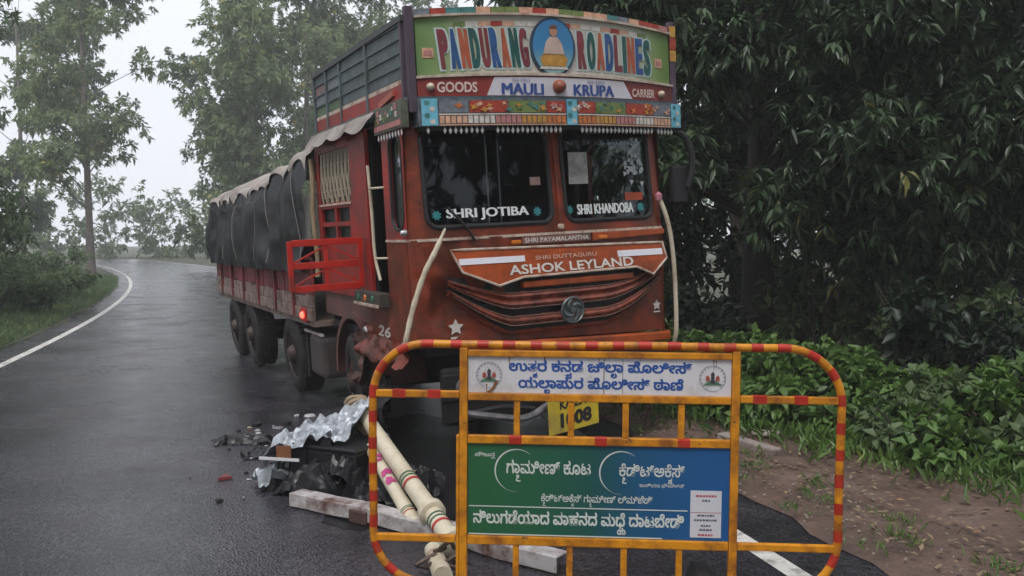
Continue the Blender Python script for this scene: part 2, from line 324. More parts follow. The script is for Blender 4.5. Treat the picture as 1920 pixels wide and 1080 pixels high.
# soil shoulder with a ragged edge that spills on the asphalt
mb = MB(); NX = 26; yy = [-3 + 0.17 * i for i in range(190)]
for y in yy:
    e = road_x(y) + 0.50 + 0.13 * nz2(0, y, 1.1, 3) + 0.08 * nz2(0, y, 4, 8) + 0.04 * nz2(0, y, 12, 2)
    for i in range(NX + 1):
        t = i / NX; x = e + 5.5 * t
        z = 0.006 + 0.05 * min(t * 12, 1) + (0.05 * nz2(x, y, 0.9, 1) + 0.022 * nz2(x, y, 4.5, 5)) * min(t * 14, 1) + 0.35 * max(t - 0.25, 0)
        mb.v.append((x, y, max(z, 0.005)))
for j in range(len(yy) - 1):
    for i in range(NX): a = j * (NX + 1) + i; mb.f.append((a, a + 1, a + NX + 2, a + NX + 1))
kind(mb.build('soil_shoulder', SOIL, smooth=True), 'structure')
# far verge left of the road, a low grassy bank
mb = MB(); yy = [-3 + 0.6 * i for i in range(120)]
for y in yy:
    e = road_x(y) - ROADW - 0.3 + 0.2 * nz2(1, y, 0.7, 6)
    for i in range(15):
        t = i / 14; x = e - 16 * t
        mb.v.append((x, y, 0.006 + 0.9 * min(t * 2.2, 1) ** 1.5 + 0.12 * nz2(x, y, 0.7, 2) * min(t * 6, 1)))
for j in range(len(yy) - 1):
    for i in range(14): a = j * 15 + i; mb.f.append((a + 1, a, a + 15, a + 16))
kind(mb.build('grass_bank', EARTH, smooth=True), 'structure')

# ================================================================== TRUCK
YAW, ROLL = R(27.4), R(3.0)
_u = Vector((math.cos(YAW), math.sin(YAW), 0)); _w = Vector((-math.sin(YAW), math.cos(YAW), 0)); _z = Vector((0, 0, 1))
TX = _u * math.cos(ROLL) + _z * math.sin(ROLL); TZ = _z * math.cos(ROLL) - _u * math.sin(ROLL)
ORI = Vector((-0.833, 7.06, 0.08)) + _u * 1.2 - TX * 1.2
truck = bpy.data.objects.new('truck', None); COL.objects.link(truck)
mw = Matrix((TX, _w, TZ)).transposed().to_4x4(); mw.translation = ORI
truck.matrix_world = mw
tag(truck, 'crashed red goods truck with painted sign board over its cab, sagging to one side', 'truck')
CL, CR, RC, CX = 0.13, 2.66, 0.11, 1.46
def yf(x):
    t = (x - CX) / 1.27; y = -0.05 + 0.05 * t * t
    d = max(CL + RC - x, x - (CR - RC), 0)
    if d > 0: y += RC * (1 - math.sqrt(max(1 - (d / RC) ** 2, 0)))
    return y
def lean(z): return 0.09 * max(z - 1.84, 0) / 0.9
def fm(x, z, off=0.0): return (x, yf(x) + lean(z) - off, z)
def sm(y, z, off=0.0): return (CL - off, y, z)                     # picture-left side of the cab
def part(mb, name, mat, parent=truck, **k): return mb.build(name, mat, parent, **k)
def rrect(x0, x1, z0, z1, r, n=6):
    out = []
    for cx, cz, a0 in ((x1 - r, z1 - r, 0), (x0 + r, z1 - r, 90), (x0 + r, z0 + r, 180), (x1 - r, z0 + r, 270)):
        for k in range(n + 1): a = R(a0 + 90 * k / n); out.append((cx + r * math.cos(a), cz + r * math.sin(a)))
    return out
def densify(poly, step=0.08):
    out = []
    for i in range(len(poly)):
        a, b = poly[i], poly[(i + 1) % len(poly)]; n = max(1, int(math.dist(a, b) / step))
        out += [(a[0] + (b[0] - a[0]) * k / n, a[1] + (b[1] - a[1]) * k / n) for k in range(n)]
    return out
def frame_panel(outer, inner, r, mp, depth=0.05):
    """panel with a rounded opening: ring from the outer rectangle to the opening, returned to the inside"""
    x0, x1, z0, z1 = outer; hole = densify(rrect(*inner, r), 0.07); cx, cz = (inner[0] + inner[1]) / 2, (inner[2] + inner[3]) / 2
    ring = []
    for (x, z) in hole:
        dx, dz = x - cx, z - cz; ts = []
        if dx > 1e-9: ts.append((x1 - cx) / dx)
        if dx < -1e-9: ts.append((x0 - cx) / dx)
        if dz > 1e-9: ts.append((z1 - cz) / dz)
        if dz < -1e-9: ts.append((z0 - cz) / dz)
        t = min(ts); ring.append((cx + dx * t, cz + dz * t))
    for c in ((x0, z0), (x0, z1), (x1, z0), (x1, z1)):
        i = min(range(len(ring)), key=lambda q: math.dist(ring[q], c)); ring[i] = c
    n = len(hole); mb = MB()
    loops = [[mp(*ring[i], 0) for i in range(n)]]
    for t in (0.34, 0.67): loops.append([mp(ring[i][0] * (1 - t) + hole[i][0] * t, ring[i][1] * (1 - t) + hole[i][1] * t, 0) for i in range(n)])
    loops += [[mp(*h, 0) for h in hole], [mp(*h, -depth) for h in hole]]
    vs = [p for L in loops for p in L]
    mb.add(vs, [(k * n + i, (k + 1) * n + i, (k + 1) * n + (i + 1) % n, k * n + (i + 1) % n) for k in range(len(loops) - 1) for i in range(n)])
    return mb, hole
def gasket(hole, mp, r=0.022):
    return MB().tube([mp(x, z, -0.005) for x, z in hole], r, 8, closed=True)
def glass_mat():
    m = bpy.data.materials.new('dusty_glass'); m.use_nodes = True; n = m.node_tree.nodes; l = m.node_tree.links; n.remove(n['Principled BSDF'])
    t = n.new('ShaderNodeBsdfTransparent'); t.inputs[0].default_value = (0.72, 0.76, 0.76, 1)
    gl = n.new('ShaderNodeBsdfGlossy'); gl.inputs['Roughness'].default_value = 0.03; gl.inputs[0].default_value = (0.4, 0.42, 0.44, 1)
    fr = n.new('ShaderNodeFresnel'); fr.inputs[0].default_value = 1.5
    ms = n.new('ShaderNodeMixShader'); l.new(fr.outputs[0], ms.inputs[0]); l.new(t.outputs[0], ms.inputs[1]); l.new(gl.outputs[0], ms.inputs[2])
    l.new(ms.outputs[0], n['Material Output'].inputs[0]); return m
GLASS = glass_mat()

# --- cab front: two windscreens in rounded rubber gaskets, pillars, lower skin
for (ox, ix, body, box) in (((CL, 1.49, 1.84, 2.82), (0.27, 1.42, 1.935, 2.74), 'SHRI JOTIBA', (0.45, 1.20, 1.985, 2.085)),
                            ((1.49, CR, 1.84, 2.82), (1.56, 2.50, 1.935, 2.74), 'SHRI KHANDOBA', (1.69, 2.30, 1.99, 2.08))):
    mb, hole = frame_panel(ox, ix, 0.10, fm); part(mb, 'windscreen_frame', RUSTRED, smooth=True)
    part(gasket(hole, fm), 'window_seal', BLACK, smooth=True)
    gp = MB().slab(ix[0], ix[1], ix[2], ix[3], lambda x, z, o: fm(x, z, o - 0.03), 0.0, 0.006, 10, 3)
    gl = part(gp, 'windscreen', GLASS, smooth=True)
    put_text('lettering', gl, M('decal_white', (0.75, 0.78, 0.78), 0.5, var=0.05), body, box, lambda x, z, o: fm(x, z, o - 0.02), 0.0, fat=0.003, offset=0.012)
    TEAL = M('decal_teal', (0.03, 0.22, 0.24), 0.5)
    for cx in (box[0] - 0.085, box[1] + 0.085):
        q = MB(); q.prism([(cx + 0.045 * math.cos(a * math.pi / 8) * (1 if a % 2 else 0.62), 2.035 + 0.045 * math.sin(a * math.pi / 8) * (1 if a % 2 else 0.62)) for a in range(16)], lambda x, z, o: fm(x, z, o - 0.021), 0.0, 0.002)
        part(q, 'decal', TEAL, gl)
low = MB().slab(CL, CR, lambda x: 1.0 - 0.045 * x, 1.84, fm, -0.03, 0.0, 70, 26)
low.v = [(x, y + 0.09 * max(0, 1 - ((x - 0.40) / 0.17) ** 2) * max(0, 1 - ((z - 1.30) / 0.26) ** 2) + (0.016 * nz2(x * 3.5, z * 3.5, 1.0, 4) - 0.05 * abs(nz2(x * 4.2 + z * 2, z * 3.4, 1.0, 11))) * max(0.12, 1.3 - abs(x - 0.4) * 1.6), z) for x, y, z in low.v]   # crumpled corner
part(low, 'front_panel', RUSTRED, smooth=True)
part(MB().slab(CL - 0.002, CR + 0.002, 1.828, 1.85, fm, 0.002, 0.014, 40, 1), 'trim_strip', TRIM)
part(MB().tube([fm(1.49, 1.86 + 0.9 * k / 6, 0.006) for k in range(7)], 0.02, 8), 'centre_pillar_strip', RUSTRED, smooth=True)
q = MB().lathe([(-0.03, 0.0), (-0.028, 0.02), (-0.012, 0.03), (0, 0.03)], 12, 'y', fm(1.49, 1.895, 0.0)); part(q, 'pillar_knob', TRIM, smooth=True)
# lower seam grooves, corner bead

# --- grille: dark bowl and two sweeping bars with worn edges
def bowl(x):
    if x < 0.95: return ((0.95 - x) / 0.53) ** 1.35
    if x > 1.85: return ((x - 1.85) / 0.66) ** 1.7
    return 0.0
def gm(x, z, o=0.0): return (x, yf(max(min(x, 2.5), 0.4)) - o, z)
back = MB().slab(0.40, 2.52, lambda x: 1.03 + 0.355 * bowl(x) + 0.0, lambda x: 1.50 + 0.02 * bowl(x), gm, 0.0, 0.012, 40, 4)
grille = part(back, 'grille', BLACK)
for z0, rise, h, pr in ((1.225, 0.215, 0.14, 0.085), (1.080, 0.295, 0.085, 0.078)):
    bar = MB().slab(0.40, 2.52, lambda x: z0 + rise * bowl(x) * 1.0, lambda x: z0 + rise * bowl(x) + h * (1 - 0.6 * min(bowl(x), 1)), gm, 0.012, pr, 44, 12)
    bar.v = [(x, y + 0.014 * math.cos((z - z0 - rise * bowl(x)) / max(h * (1 - 0.6 * min(bowl(x), 1)), 1e-3) * (12.566 if h > 0.1 else 6.283)), z) for x, y, z in bar.v]
    b_ = part(bar, 'grille_bar', GRILLE, grille, smooth=True)
    part(MB().tube([gm(0.42 + 2.08 * k / 40, z0 + 0.004 + rise * bowl(0.42 + 2.08 * k / 40), pr + 0.0) for k in range(41)], 0.005, 5), 'edge_trim', M('scuffed_edge', (0.20, 0.11, 0.085), 0.5, var=0.4, scale=20), grille)
    part(MB().tube([gm(0.42 + 2.08 * k / 40, z0 - 0.006 + rise * bowl(0.42 + 2.08 * k / 40) + h * (1 - 0.6 * min(bowl(0.42 + 2.08 * k / 40), 1)), pr + 0.0) for k in range(41)], 0.004, 5), 'edge_trim', MATS['scuffed_edge'], grille)
part(MB().tube([gm(0.40 + 2.12 * k / 40, 1.02 + 0.355 * bowl(0.40 + 2.12 * k / 40), 0.02) for k in range(41)], 0.022, 6), 'grille_lip', RUSTRED, grille, smooth=True)
# round badge with swirling vanes
BADGE = M('badge_grey', (0.13, 0.15, 0.15), 0.35, metal=0.6, var=0.25)
lc = Vector((1.52, yf(1.52) - 0.085, 1.17))
badge = part(MB().lathe([(0.0, 0.118), (-0.012, 0.118), (-0.02, 0.108), (-0.012, 0.098), (-0.004, 0.096), (0, 0.0)], 36, 'y', lc), 'badge', BADGE, smooth=True)
for k in range(4):
    a0 = k * math.pi / 2
    pts = [lc + Vector((math.cos(a0 - 1.5 * t) * (0.035 + 0.06 * t), -0.012, math.sin(a0 - 1.5 * t) * (0.035 + 0.06 * t))) for t in [i / 8 for i in range(9)]]
    part(MB().tube(pts, [0.008 + 0.010 * math.sin(math.pi * i / 8) for i in range(9)], 6), 'vane', BADGE, badge, smooth=True)
part(MB().lathe([(-0.02, 0.0), (-0.018, 0.026), (0, 0.03)], 16, 'y', lc), 'hub', BADGE, badge, smooth=True)

# --- hanging bonnet flap
FP = [(0.42, 1.75), (2.52, 1.705), (2.54, 1.56), (2.36, 1.425), (2.20, 1.50), (1.05, 1.49), (0.81, 1.435), (0.50, 1.565)]
def hm(x, z, o=0.0): return (x, -0.075 - o - 0.28 * max(1.75 - z, 0) * 0.9 + 0.02 * nz2(x, z, 2.0, 9), z)
flap_mb = MB(); dens = densify(FP, 0.12)
topz = lambda x: 1.75 - 0.045 * (x - 0.42) / 2.1
def botz(x):
    pl = [(0.42, 1.75), (0.50, 1.565), (0.81, 1.435), (1.05, 1.49), (2.20, 1.50), (2.36, 1.425), (2.54, 1.56)]
    return float(np.interp(x, [p[0] for p in pl], [p[1] for p in pl]))
xs_ = sorted(set([0.42 + 2.12 * k / 40 for k in range(41)] + [0.50, 0.81, 1.05, 2.20, 2.36, 2.54]))
for d, flip in ((0.02, 0), (0.0, 1)):
    o_ = len(flap_mb.v)
    for x in xs_:
        for k in range(5): flap_mb.v.append(hm(x, botz(x) + (topz(x) - botz(x)) * k / 4, d))
    for i in range(len(xs_) - 1):
        for k in range(4):
            a = o_ + i * 5 + k; f_ = (a, a + 5, a + 6, a + 1); flap_mb.f.append(f_ if not flip else f_[::-1])
flap = part(flap_mb, 'bonnet_flap', HOODRED, smooth=True)
part(MB().tube([hm(x, z, 0.022) for x, z in densify(FP, 0.1)], 0.011, 6, closed=True), 'flap_trim', TRIM, flap)
REFL = M('reflective_white', (0.74, 0.74, 0.80), 0.3, var=0.06, scale=30)
for a, b, c, d in ((0.48, 1.08, 1.625, 1.675), (2.02, 2.50, 1.60, 1.655)):
    part(MB().slab(a, b, lambda x: c - 0.01 * (x - a), lambda x: d - 0.01 * (x - a), hm, 0.021, 0.026, 8, 1), 'reflector_strip', REFL, flap)
LETW = M('letter_cream_white', (0.66, 0.62, 0.58), 0.5, var=0.12, scale=15)
put_text('lettering', flap, LETW, 'ASHOK LEYLAND', (0.92, 2.17, 1.515, 1.595), hm, 0.026, offset=0.02)
put_text('lettering', flap, M('letter_pink', (0.60, 0.36, 0.28), 0.5), 'SHRI DUTTAGURU', (1.18, 1.80, 1.625, 1.66), hm, 0.026, offset=0.015)
part(MB().slab(1.05, 2.18, 1.395, 1.45, gm, 0.02, 0.10, 16, 1), 'bonnet_lower_strip', HOODRED, bevel=0.01)
NAMEP = part(MB().slab(1.10, 1.78, 1.762, 1.822, fm, 0.003, 0.02, 10, 1), 'name_panel', M('name_panel_paint', (0.24, 0.12, 0.10), 0.5, dirt=DIRT, damt=0.4))
put_text('lettering', NAMEP, LETW, 'SHRI PAYAMALANTHA', (1.12, 1.76, 1.772, 1.812), fm, 0.024, offset=0.02)
part(MB().slab(1.80, 2.60, lambda x: 1.755 + 0.03 * (x - 1.8), 1.826, lambda x, z, o: fm(x, z, o + 0.03 * max(x - 1.9, 0)), 0.004, 0.028, 14, 1), 'bent_cowl_strip', HOODRED, bevel=0.005)
AMBER = M('amber_lens', (0.6, 0.17, 0.02), 0.25, var=0.1)
for x in (1.03, 1.90): part(MB().slab(x - 0.045, x + 0.045, 1.765, 1.80, fm, 0.02, 0.05, 4, 1), 'indicator_lamp', AMBER, bevel=0.01)
# white stars painted on the lower corners
for cx, cz, rr in ((0.46, 1.11, 0.07), (2.50, 1.12, 0.05)):
    part(MB().prism([(cx + rr * (1 if k % 2 == 0 else 0.5) * math.sin(k * math.pi / 5), cz + rr * (1 if k % 2 == 0 else 0.5) * math.cos(k * math.pi / 5)) for k in range(10)], lambda x, z, o: (x, yf(x) - o, z), 0.006, 0.012), 'star_emblem', LETW)
    part(MB().box(cx - rr * 0.7, cx + rr * 0.7, yf(cx) - 0.012, yf(cx) - 0.005, cz - rr * 1.35, cz - rr * 1.1), 'star_emblem', LETW)
part(MB().slab(0.50, CR + 0.02, lambda x: 0.92 - 0.05 * x, lambda x: 1.0 - 0.05 * x, lambda x, z, o: (x, yf(min(x, CR)) - o, z), 0.0, 0.09, 30, 2), 'lower_valance', HOODRED, smooth=True, bevel=0.012)
# wiper
part(MB().tube(smoothpath([fm(0.66, 1.815, 0.03), fm(0.58, 1.93, 0.05), fm(0.44, 2.10, 0.035)]), 0.011, 6), 'wiper', BLACK)
# bent cream guide rods at both corners
rod = smoothpath([(0.36, -0.15, 1.93), (0.26, -0.17, 1.76), (0.16, -0.15, 1.58), (0.06, -0.13, 1.32), (-0.01, -0.12, 1.08), (-0.02, -0.08, 0.99)])
part(MB().tube(rod, [0.008 + 0.014 * min(i / 5, 1) + 0.002 * math.sin(i * 1.9) for i in range(len(rod))], 8), 'guide_rod', CREAM, smooth=True)
rod = smoothpath([(2.57, -0.03, 2.10), (2.62, -0.05, 1.95), (2.67, -0.05, 1.74), (2.70, -0.05, 1.4), (2.70, -0.05, 0.9), (2.70, 0, 0.72)])
part(MB().tube(rod, 0.021, 8), 'guide_rod', CREAM, smooth=True)
part(MB().lathe([(0, 0), (0.01, 0.03), (0.06, 0.034), (0.09, 0.0)], 10, 'z', (2.56, -0.03, 2.08)), 'rod_tassel', M('tassel_pink', (0.5, 0.2, 0.25), 0.8), smooth=True)

# --- cab side facing left in the picture
mb, hole = frame_panel((0.10, 0.62, 1.84, 2.82), (0.15, 0.44, 1.93, 2.72), 0.12, sm); part(mb, 'quarter_panel', REDPAINT, smooth=True)
part(gasket(hole, sm, 0.015), 'window_seal', BLACK, smooth=True)
qg = MB().slab(0.15, 0.44, 1.93, 2.72, lambda a, b, o: sm(a, b, o - 0.03), 0, 0.005, 3, 3); part(qg, 'quarter_window', GLASS)
part(MB().box(CL, CL + 0.03, 0.10, 0.62, 1.38, 1.828), 'side_panel', RUSTRED)
part(MB().box(CL - 0.008, CL + 0.02, 0.10, 0.62, 1.829, 1.85), 'trim_strip', TRIM)
part(MB().lathe([(-0.05, 0.0), (-0.045, 0.022), (-0.02, 0.03), (0, 0.03)], 12, 'x', (CL, 0.13, 1.905)), 'side_repeater', CHROME, smooth=True)
part(MB().box(CL, CL + 0.03, 0.10, 1.20, 0.975, 1.38), 'side_panel', RUSTRED)
put_text('lettering', truck, LETW, '26', (0, 0.34, 0.985, 1.085), lambda a, b, o: (CL - o, 0.98 - a, b), 0.004, offset=0.02, shear=0.2)
stp = part(MB().box(CL - 0.10, CL + 0.01, 0.62, 1.32, 1.255, 1.385), 'cab_step', M('step_dark', (0.05, 0.055, 0.05), 0.6, dirt=DIRT), bevel=0.01)
GREENL = M('green_lens', (0.03, 0.16, 0.09), 0.35)
for k in range(3):
    part(MB().lathe([(-0.012, 0.0), (-0.01, 0.03), (0, 0.034)], 12, 'x', (CL - 0.10, 0.80 + 0.2 * k, 1.33)), 'reflector', GREENL if k != 1 else AMBER, stp)
part(MB().box(CL - 0.115, CL - 0.10, 0.63, 1.31, 1.262, 1.285), 'step_edge', TRIM, stp)
# grab rail
part(MB().tube(smoothpath([(CL - 0.07, 0.80, 2.50), (CL - 0.07, 0.76, 2.1), (CL - 0.07, 0.74, 1.72), (CL - 0.06, 0.66, 1.50)]), 0.014, 8), 'grab_rail', CREAM, smooth=True)
for z, y in ((2.30, 0.77), (1.69, 0.735)): part(MB().tube([(CL - 0.07, y, z), (CL, 0.6, z)], 0.011, 6), 'rail_bracket', CREAM)
# red bulkhead panel behind the door opening, with a cream lattice window and four square openings
BX = CL - 0.02
bulk = part(MB().box(BX, BX + 0.04, 1.02, 1.50, 1.30, 2.84), 'bulkhead', REDPAINT, bevel=0.004)
for a, b, c, d in ((1.502, 2.58, 2.74, 2.84), (1.502, 2.58, 2.165, 2.225), (1.502, 2.58, 1.30, 1.845), (2.582, 2.70, 1.30, 2.84), (2.02, 2.08, 1.847, 2.163), (1.502, 1.57, 1.847, 2.163)):
    part(MB().box(BX, BX + 0.04, a, b, c, d), 'bulkhead_board', REDPAINT, bulk, bevel=0.003)
for a, b in ((1.572, 2.018), (2.082, 2.578)): part(MB().box(BX + 0.001, BX + 0.038, a, b, 1.985, 2.03), 'bulkhead_board', REDPAINT, bulk)
part(MB().box(BX + 0.06, BX + 0.08, 1.05, 2.66, 1.30, 2.84), 'inner_board', M('dark_green_board', (0.025, 0.035, 0.03), 0.6), bulk)
CREAMDULL = M('cream_lattice', (0.42, 0.36, 0.27), 0.55, var=0.2)
for z in (2.35, 2.48, 2.61): part(MB().bar((BX + 0.025, 1.5, z), (BX + 0.025, 2.58, z), 0.012, 0.014), 'lattice_rail', CREAMDULL, bulk)
for k in range(17):
    y = 1.55 + 0.061 * k
    zz = 2.225 + (0.0 if k % 3 else 0.05)
    part(MB().tube(smoothpath([(BX + 0.02, y, zz), (BX + 0.01, y + 0.014 * (-1) ** k, 2.37), (BX + 0.01, y - 0.012 * (-1) ** k, 2.52), (BX + 0.02, y, 2.74)], 4), 0.009, 5), 'lattice_bar', CREAMDULL, bulk)
part(MB().box(BX - 0.012, BX, 1.50, 2.60, 2.195, 2.215), 'lattice_sill', TRIM, bulk)
# open half door, swung square to the side
gate = part(MB().box(-0.60, -0.555, 1.16, 1.20, 1.42, 1.87), 'half_door', GATERED, bevel=0.004)
part(MB().box(0.045, 0.09, 1.16, 1.20, 1.42, 1.87), 'door_stile', GATERED, gate, bevel=0.004)
for z in (1.44, 1.645, 1.85): part(MB().box(-0.553, 0.043, 1.163, 1.197, z - 0.03, z + 0.03), 'door_rail', GATERED, gate, bevel=0.004)
for z0, z1 in ((1.472, 1.613), (1.677, 1.818)):
    part(MB().bar((-0.55, 1.18, z0), (-0.25, 1.18, z1), 0.014, 0.014), 'door_brace', GATERED, gate)
    part(MB().bar((-0.25, 1.18, z1), (0.04, 1.18, z0), 0.014, 0.014), 'door_brace', GATERED, gate)
    part(MB().bar((-0.255, 1.18, z0), (-0.255, 1.18, z1), 0.03, 0.02), 'door_brace', GATERED, gate)
# bamboo pole lashed behind the cab
part(MB().tube([(CL - 0.06 + 0.01 * math.sin(k * 1.3), 2.73, 1.45 + 0.18 * k) for k in range(8)], [0.024 if k % 2 else 0.029 for k in range(8)], 8), 'bamboo_pole', M('old_bamboo', (0.36, 0.28, 0.17), 0.6, var=0.3), smooth=True)
# canvas awning above the door
def awn(u, v):
    y = 0.62 + 2.12 * u; s = abs(math.sin(u * math.pi * 3.5)) ** 0.7
    return (CL - 0.03 - 0.10 * v, y, 2.95 - v * (0.10 + 0.06 * s) + 0.01 * nz2(y, v, 3))
part(MB().grid(awn, 48, 5), 'awning', CANVAS, smooth=True)
# cab far side, back, floor, roof, seats
mb, hole = frame_panel((0.10, 1.45, 1.84, 2.82), (0.20, 1.25, 1.93, 2.70), 0.10, lambda a, b, o: (CR + o, a, b)); part(mb, 'door_frame', RUSTRED, smooth=True)
part(MB().box(CR - 0.03, CR, 0.10, 2.70, 0.90, 1.84), 'side_panel', RUSTRED)
part(MB().box(CR - 0.03, CR, 1.45, 2.70, 1.84, 2.82), 'side_panel', RUSTRED)
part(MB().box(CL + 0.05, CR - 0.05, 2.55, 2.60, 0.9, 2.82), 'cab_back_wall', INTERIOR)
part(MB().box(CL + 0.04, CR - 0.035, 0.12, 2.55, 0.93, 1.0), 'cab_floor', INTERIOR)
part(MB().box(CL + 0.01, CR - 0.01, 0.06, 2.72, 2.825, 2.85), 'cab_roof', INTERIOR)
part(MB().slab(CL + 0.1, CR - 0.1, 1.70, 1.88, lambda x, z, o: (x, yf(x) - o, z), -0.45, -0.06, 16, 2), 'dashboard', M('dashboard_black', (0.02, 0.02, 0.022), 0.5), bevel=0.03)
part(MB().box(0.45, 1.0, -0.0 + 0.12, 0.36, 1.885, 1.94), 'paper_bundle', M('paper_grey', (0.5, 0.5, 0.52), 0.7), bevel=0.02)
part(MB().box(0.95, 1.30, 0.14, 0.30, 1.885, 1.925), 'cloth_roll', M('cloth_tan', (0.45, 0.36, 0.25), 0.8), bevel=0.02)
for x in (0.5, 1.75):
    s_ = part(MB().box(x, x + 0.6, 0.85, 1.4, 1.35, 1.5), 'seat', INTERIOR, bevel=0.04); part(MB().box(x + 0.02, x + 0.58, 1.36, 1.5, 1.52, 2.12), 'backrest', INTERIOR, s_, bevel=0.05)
st = part(MB().tube([(2.0 + 0.23 * math.cos(a), 0.58 + 0.1 * math.sin(a), 1.86 + 0.2 * math.sin(a)) for a in [k * math.pi / 12 for k in range(24)]], 0.014, 6, closed=True), 'steering_wheel', BLACK)
part(MB().tube([(2.0, 0.58, 1.86), (2.0, 0.35, 1.5)], 0.02, 6), 'column', BLACK, st)
for x, z1 in ((1.10, 2.75), (1.22, 2.75)): part(MB().tube([(x, 0.55, 1.95), (x, 0.57, z1)], 0.008, 5), 'cab_rod', CHROME)
part(MB().slab(1.63, 1.83, 2.26, 2.54, lambda x, z, o: fm(x + 0.05 * (z - 2.3), z, o - 0.022), 0, 0.004, 3, 3), 'painted_window_light', M('window_light_pale', (0.36, 0.35, 0.34), 0.25, var=0.45, scale=6))  # pale card on the glass stands in for the bright window view behind
part(MB().slab(2.02, 2.07, 1.95, 2.78, lambda x, z, o: (x, 0.6 - o, z), 0, 0.04, 1, 1), 'inner_post', M('olive_post', (0.20, 0.20, 0.15), 0.6))
FLOW = M('white_garland', (0.40, 0.43, 0.45), 0.6)
gmb = MB(); rg = random.Random(3)
for k in range(26):
    x, z = 2.33 + rg.gauss(0, 0.05), 2.42 + rg.gauss(0, 0.07); a = rg.random() * 6.28; s_ = 0.03
    gmb.add([fm(x + s_ * math.cos(a + q), z + s_ * math.sin(a + q), -0.012) for q in (0, 2.1, 4.2)], [(0, 1, 2)])
kind(part(gmb, 'garland', FLOW), 'stuff')
part(MB().slab(2.22, 2.42, 2.10, 2.17, lambda x, z, o: fm(x, z, o - 0.022), 0, 0.004, 3, 1), 'permit_sticker', M('sticker_orange', (0.32, 0.06, 0.02), 0.5))
part(MB().slab(1.24, 1.34, 2.26, 2.33, lambda x, z, o: fm(x, z, o - 0.022), 0, 0.004, 2, 1), 'permit_sticker', M('sticker_pale', (0.30, 0.20, 0.17), 0.5))

# --- painted header: visor band, goods-carrier band, big sign board
def tt(x): return (x - 1.49) / 1.25
def bulge(x): return 1 - min(tt(x) ** 2, 1.3)
def vm(x, z, o=0.0): return (x, -0.0 - 0.15 * bulge(x) - o, z)
visor = part(MB().slab(0.22, 2.84, 2.745, 2.965, vm, -0.05, 0.06, 28, 2), 'visor', M('visor_ground', (0.10, 0.12, 0.14), 0.5, var=0.5, scale=14), smooth=True)
def patch(x0, x1, z0, z1, mat, parent, name='painted_ornament', d=0.062, dd=0.004, tz=0.0, nx=None):
    return part(MB().slab(x0, x1, lambda x: z0 + tz * (1 if callable(z0) else 0), z1, vm, d - 0.001, d + dd, nx or max(2, int((x1 - x0) / 0.1)), 1), name, mat, parent)
ORN = {k: M('ornament_' + k, c, 0.5, var=0.3, scale=22) for k, c in dict(red=(0.36, 0.05, 0.03), orange=(0.55, 0.17, 0.04), green=(0.16, 0.22, 0.07), teal=(0.06, 0.20, 0.19), peach=(0.62, 0.36, 0.24), white=(0.62, 0.58, 0.52), gold=(0.50, 0.26, 0.05), slate=(0.16, 0.18, 0.21), pink=(0.45, 0.19, 0.18)).items()}
for x0, x1 in ((0.245, 0.37), (1.50, 1.60), (2.70, 2.83)):
    patch(x0, x1, 2.75, 2.962, SKYBLUE, visor)
    for k in range(4):
        cx = (x0 + x1) / 2 + 0.02 * (-1) ** k; cz = 2.78 + 0.05 * k
        part(MB().prism([(cx + 0.022 * math.cos(a), cz + 0.02 * math.sin(a)) for a in [q * math.pi / 4 for q in range(8)]], vm, 0.064, 0.069), 'painted_ornament', ORN['teal'] if k % 2 else ORN['white'], visor)
for sgn, xa, xb in ((1, 0.38, 1.49), (-1, 2.69, 1.61)):
    L = abs(xb - xa); P_ = lambda t: xa + (xb - xa) * t
    for (t0, t1, z0, z1, c) in ((0.0, 0.22, 2.85, 2.945, 'slate'), (0.22, 0.52, 2.85, 2.945, 'red'), (0.52, 0.83, 2.85, 2.945, 'green'), (0.83, 1.0, 2.85, 2.945, 'red')):
        a, b = sorted((P_(t0 + 0.005), P_(t1 - 0.005))); patch(a, b, z0, z1, ORN[c], visor)
    rg = random.Random(5 + sgn)
    for k in range(26):     # flames, leaves and petals
        t = rg.random(); cx, cz = P_(t), rg.uniform(2.865, 2.935); s_ = rg.uniform(0.014, 0.028)
        c = ('peach', 'orange', 'white') if t < 0.22 else (('orange', 'gold', 'peach') if t < 0.52 else (('teal', 'gold', 'green') if t < 0.83 else ('white', 'pink', 'peach')))
        a0 = rg.random() * 3
        part(MB().prism([(cx + s_ * (1.6 if q % 2 else 0.6) * math.cos(a0 + q * math.pi / 4) , cz + s_ * (1.0 if q % 2 else 0.5) * math.sin(a0 + q * math.pi / 4)) for q in range(8)], vm, 0.0665, 0.069 + 0.0008 * (k % 6)), 'painted_ornament', ORN[rg.choice(c)], visor)
    n = 24
    for k in range(n):      # row of painted teeth
        a, b = sorted((P_((k + 0.12) / n), P_((k + 0.88) / n)))
        c = ('peach', 'white', 'pink', 'gold', 'orange')[min(4, int(5 * k / n))]
        patch(a, b, 2.765, 2.825, ORN[c], visor, 'painted_tooth', nx=1)
    a, b = sorted((xa, xb))
    patch(a, b, 2.832, 2.842, ORN['white'], visor, 'painted_line', d=0.063, nx=10); patch(a, b, 2.748, 2.757, ORN['peach'], visor, 'painted_line', d=0.063, nx=10)
# white tassel fringe
BEAD = M('white_bead', (0.78, 0.78, 0.76), 0.6, var=0.05)
fr = MB(); rg = random.Random(2)
for k in range(56):
    x = 0.30 + 2.42 * k / 55
    if rg.random() < 0.16 or abs(x - 1.55) < 0.07: continue
    c = vm(x, 2.70 + 0.006 * rg.random(), 0.035); fr.lathe([(-0.02, 0), (-0.012, 0.008), (0.005, 0.014), (0.018, 0.011), (0.03, 0.003), (0.05, 0.003)], 7, 'z', c)
kind(part(fr, 'tassel_fringe', BEAD, visor, smooth=True), 'stuff')
part(MB().slab(0.24, 2.80, 2.715, 2.743, vm, -0.04, 0.03, 24, 1), 'visor_underlip', BLACK, visor)
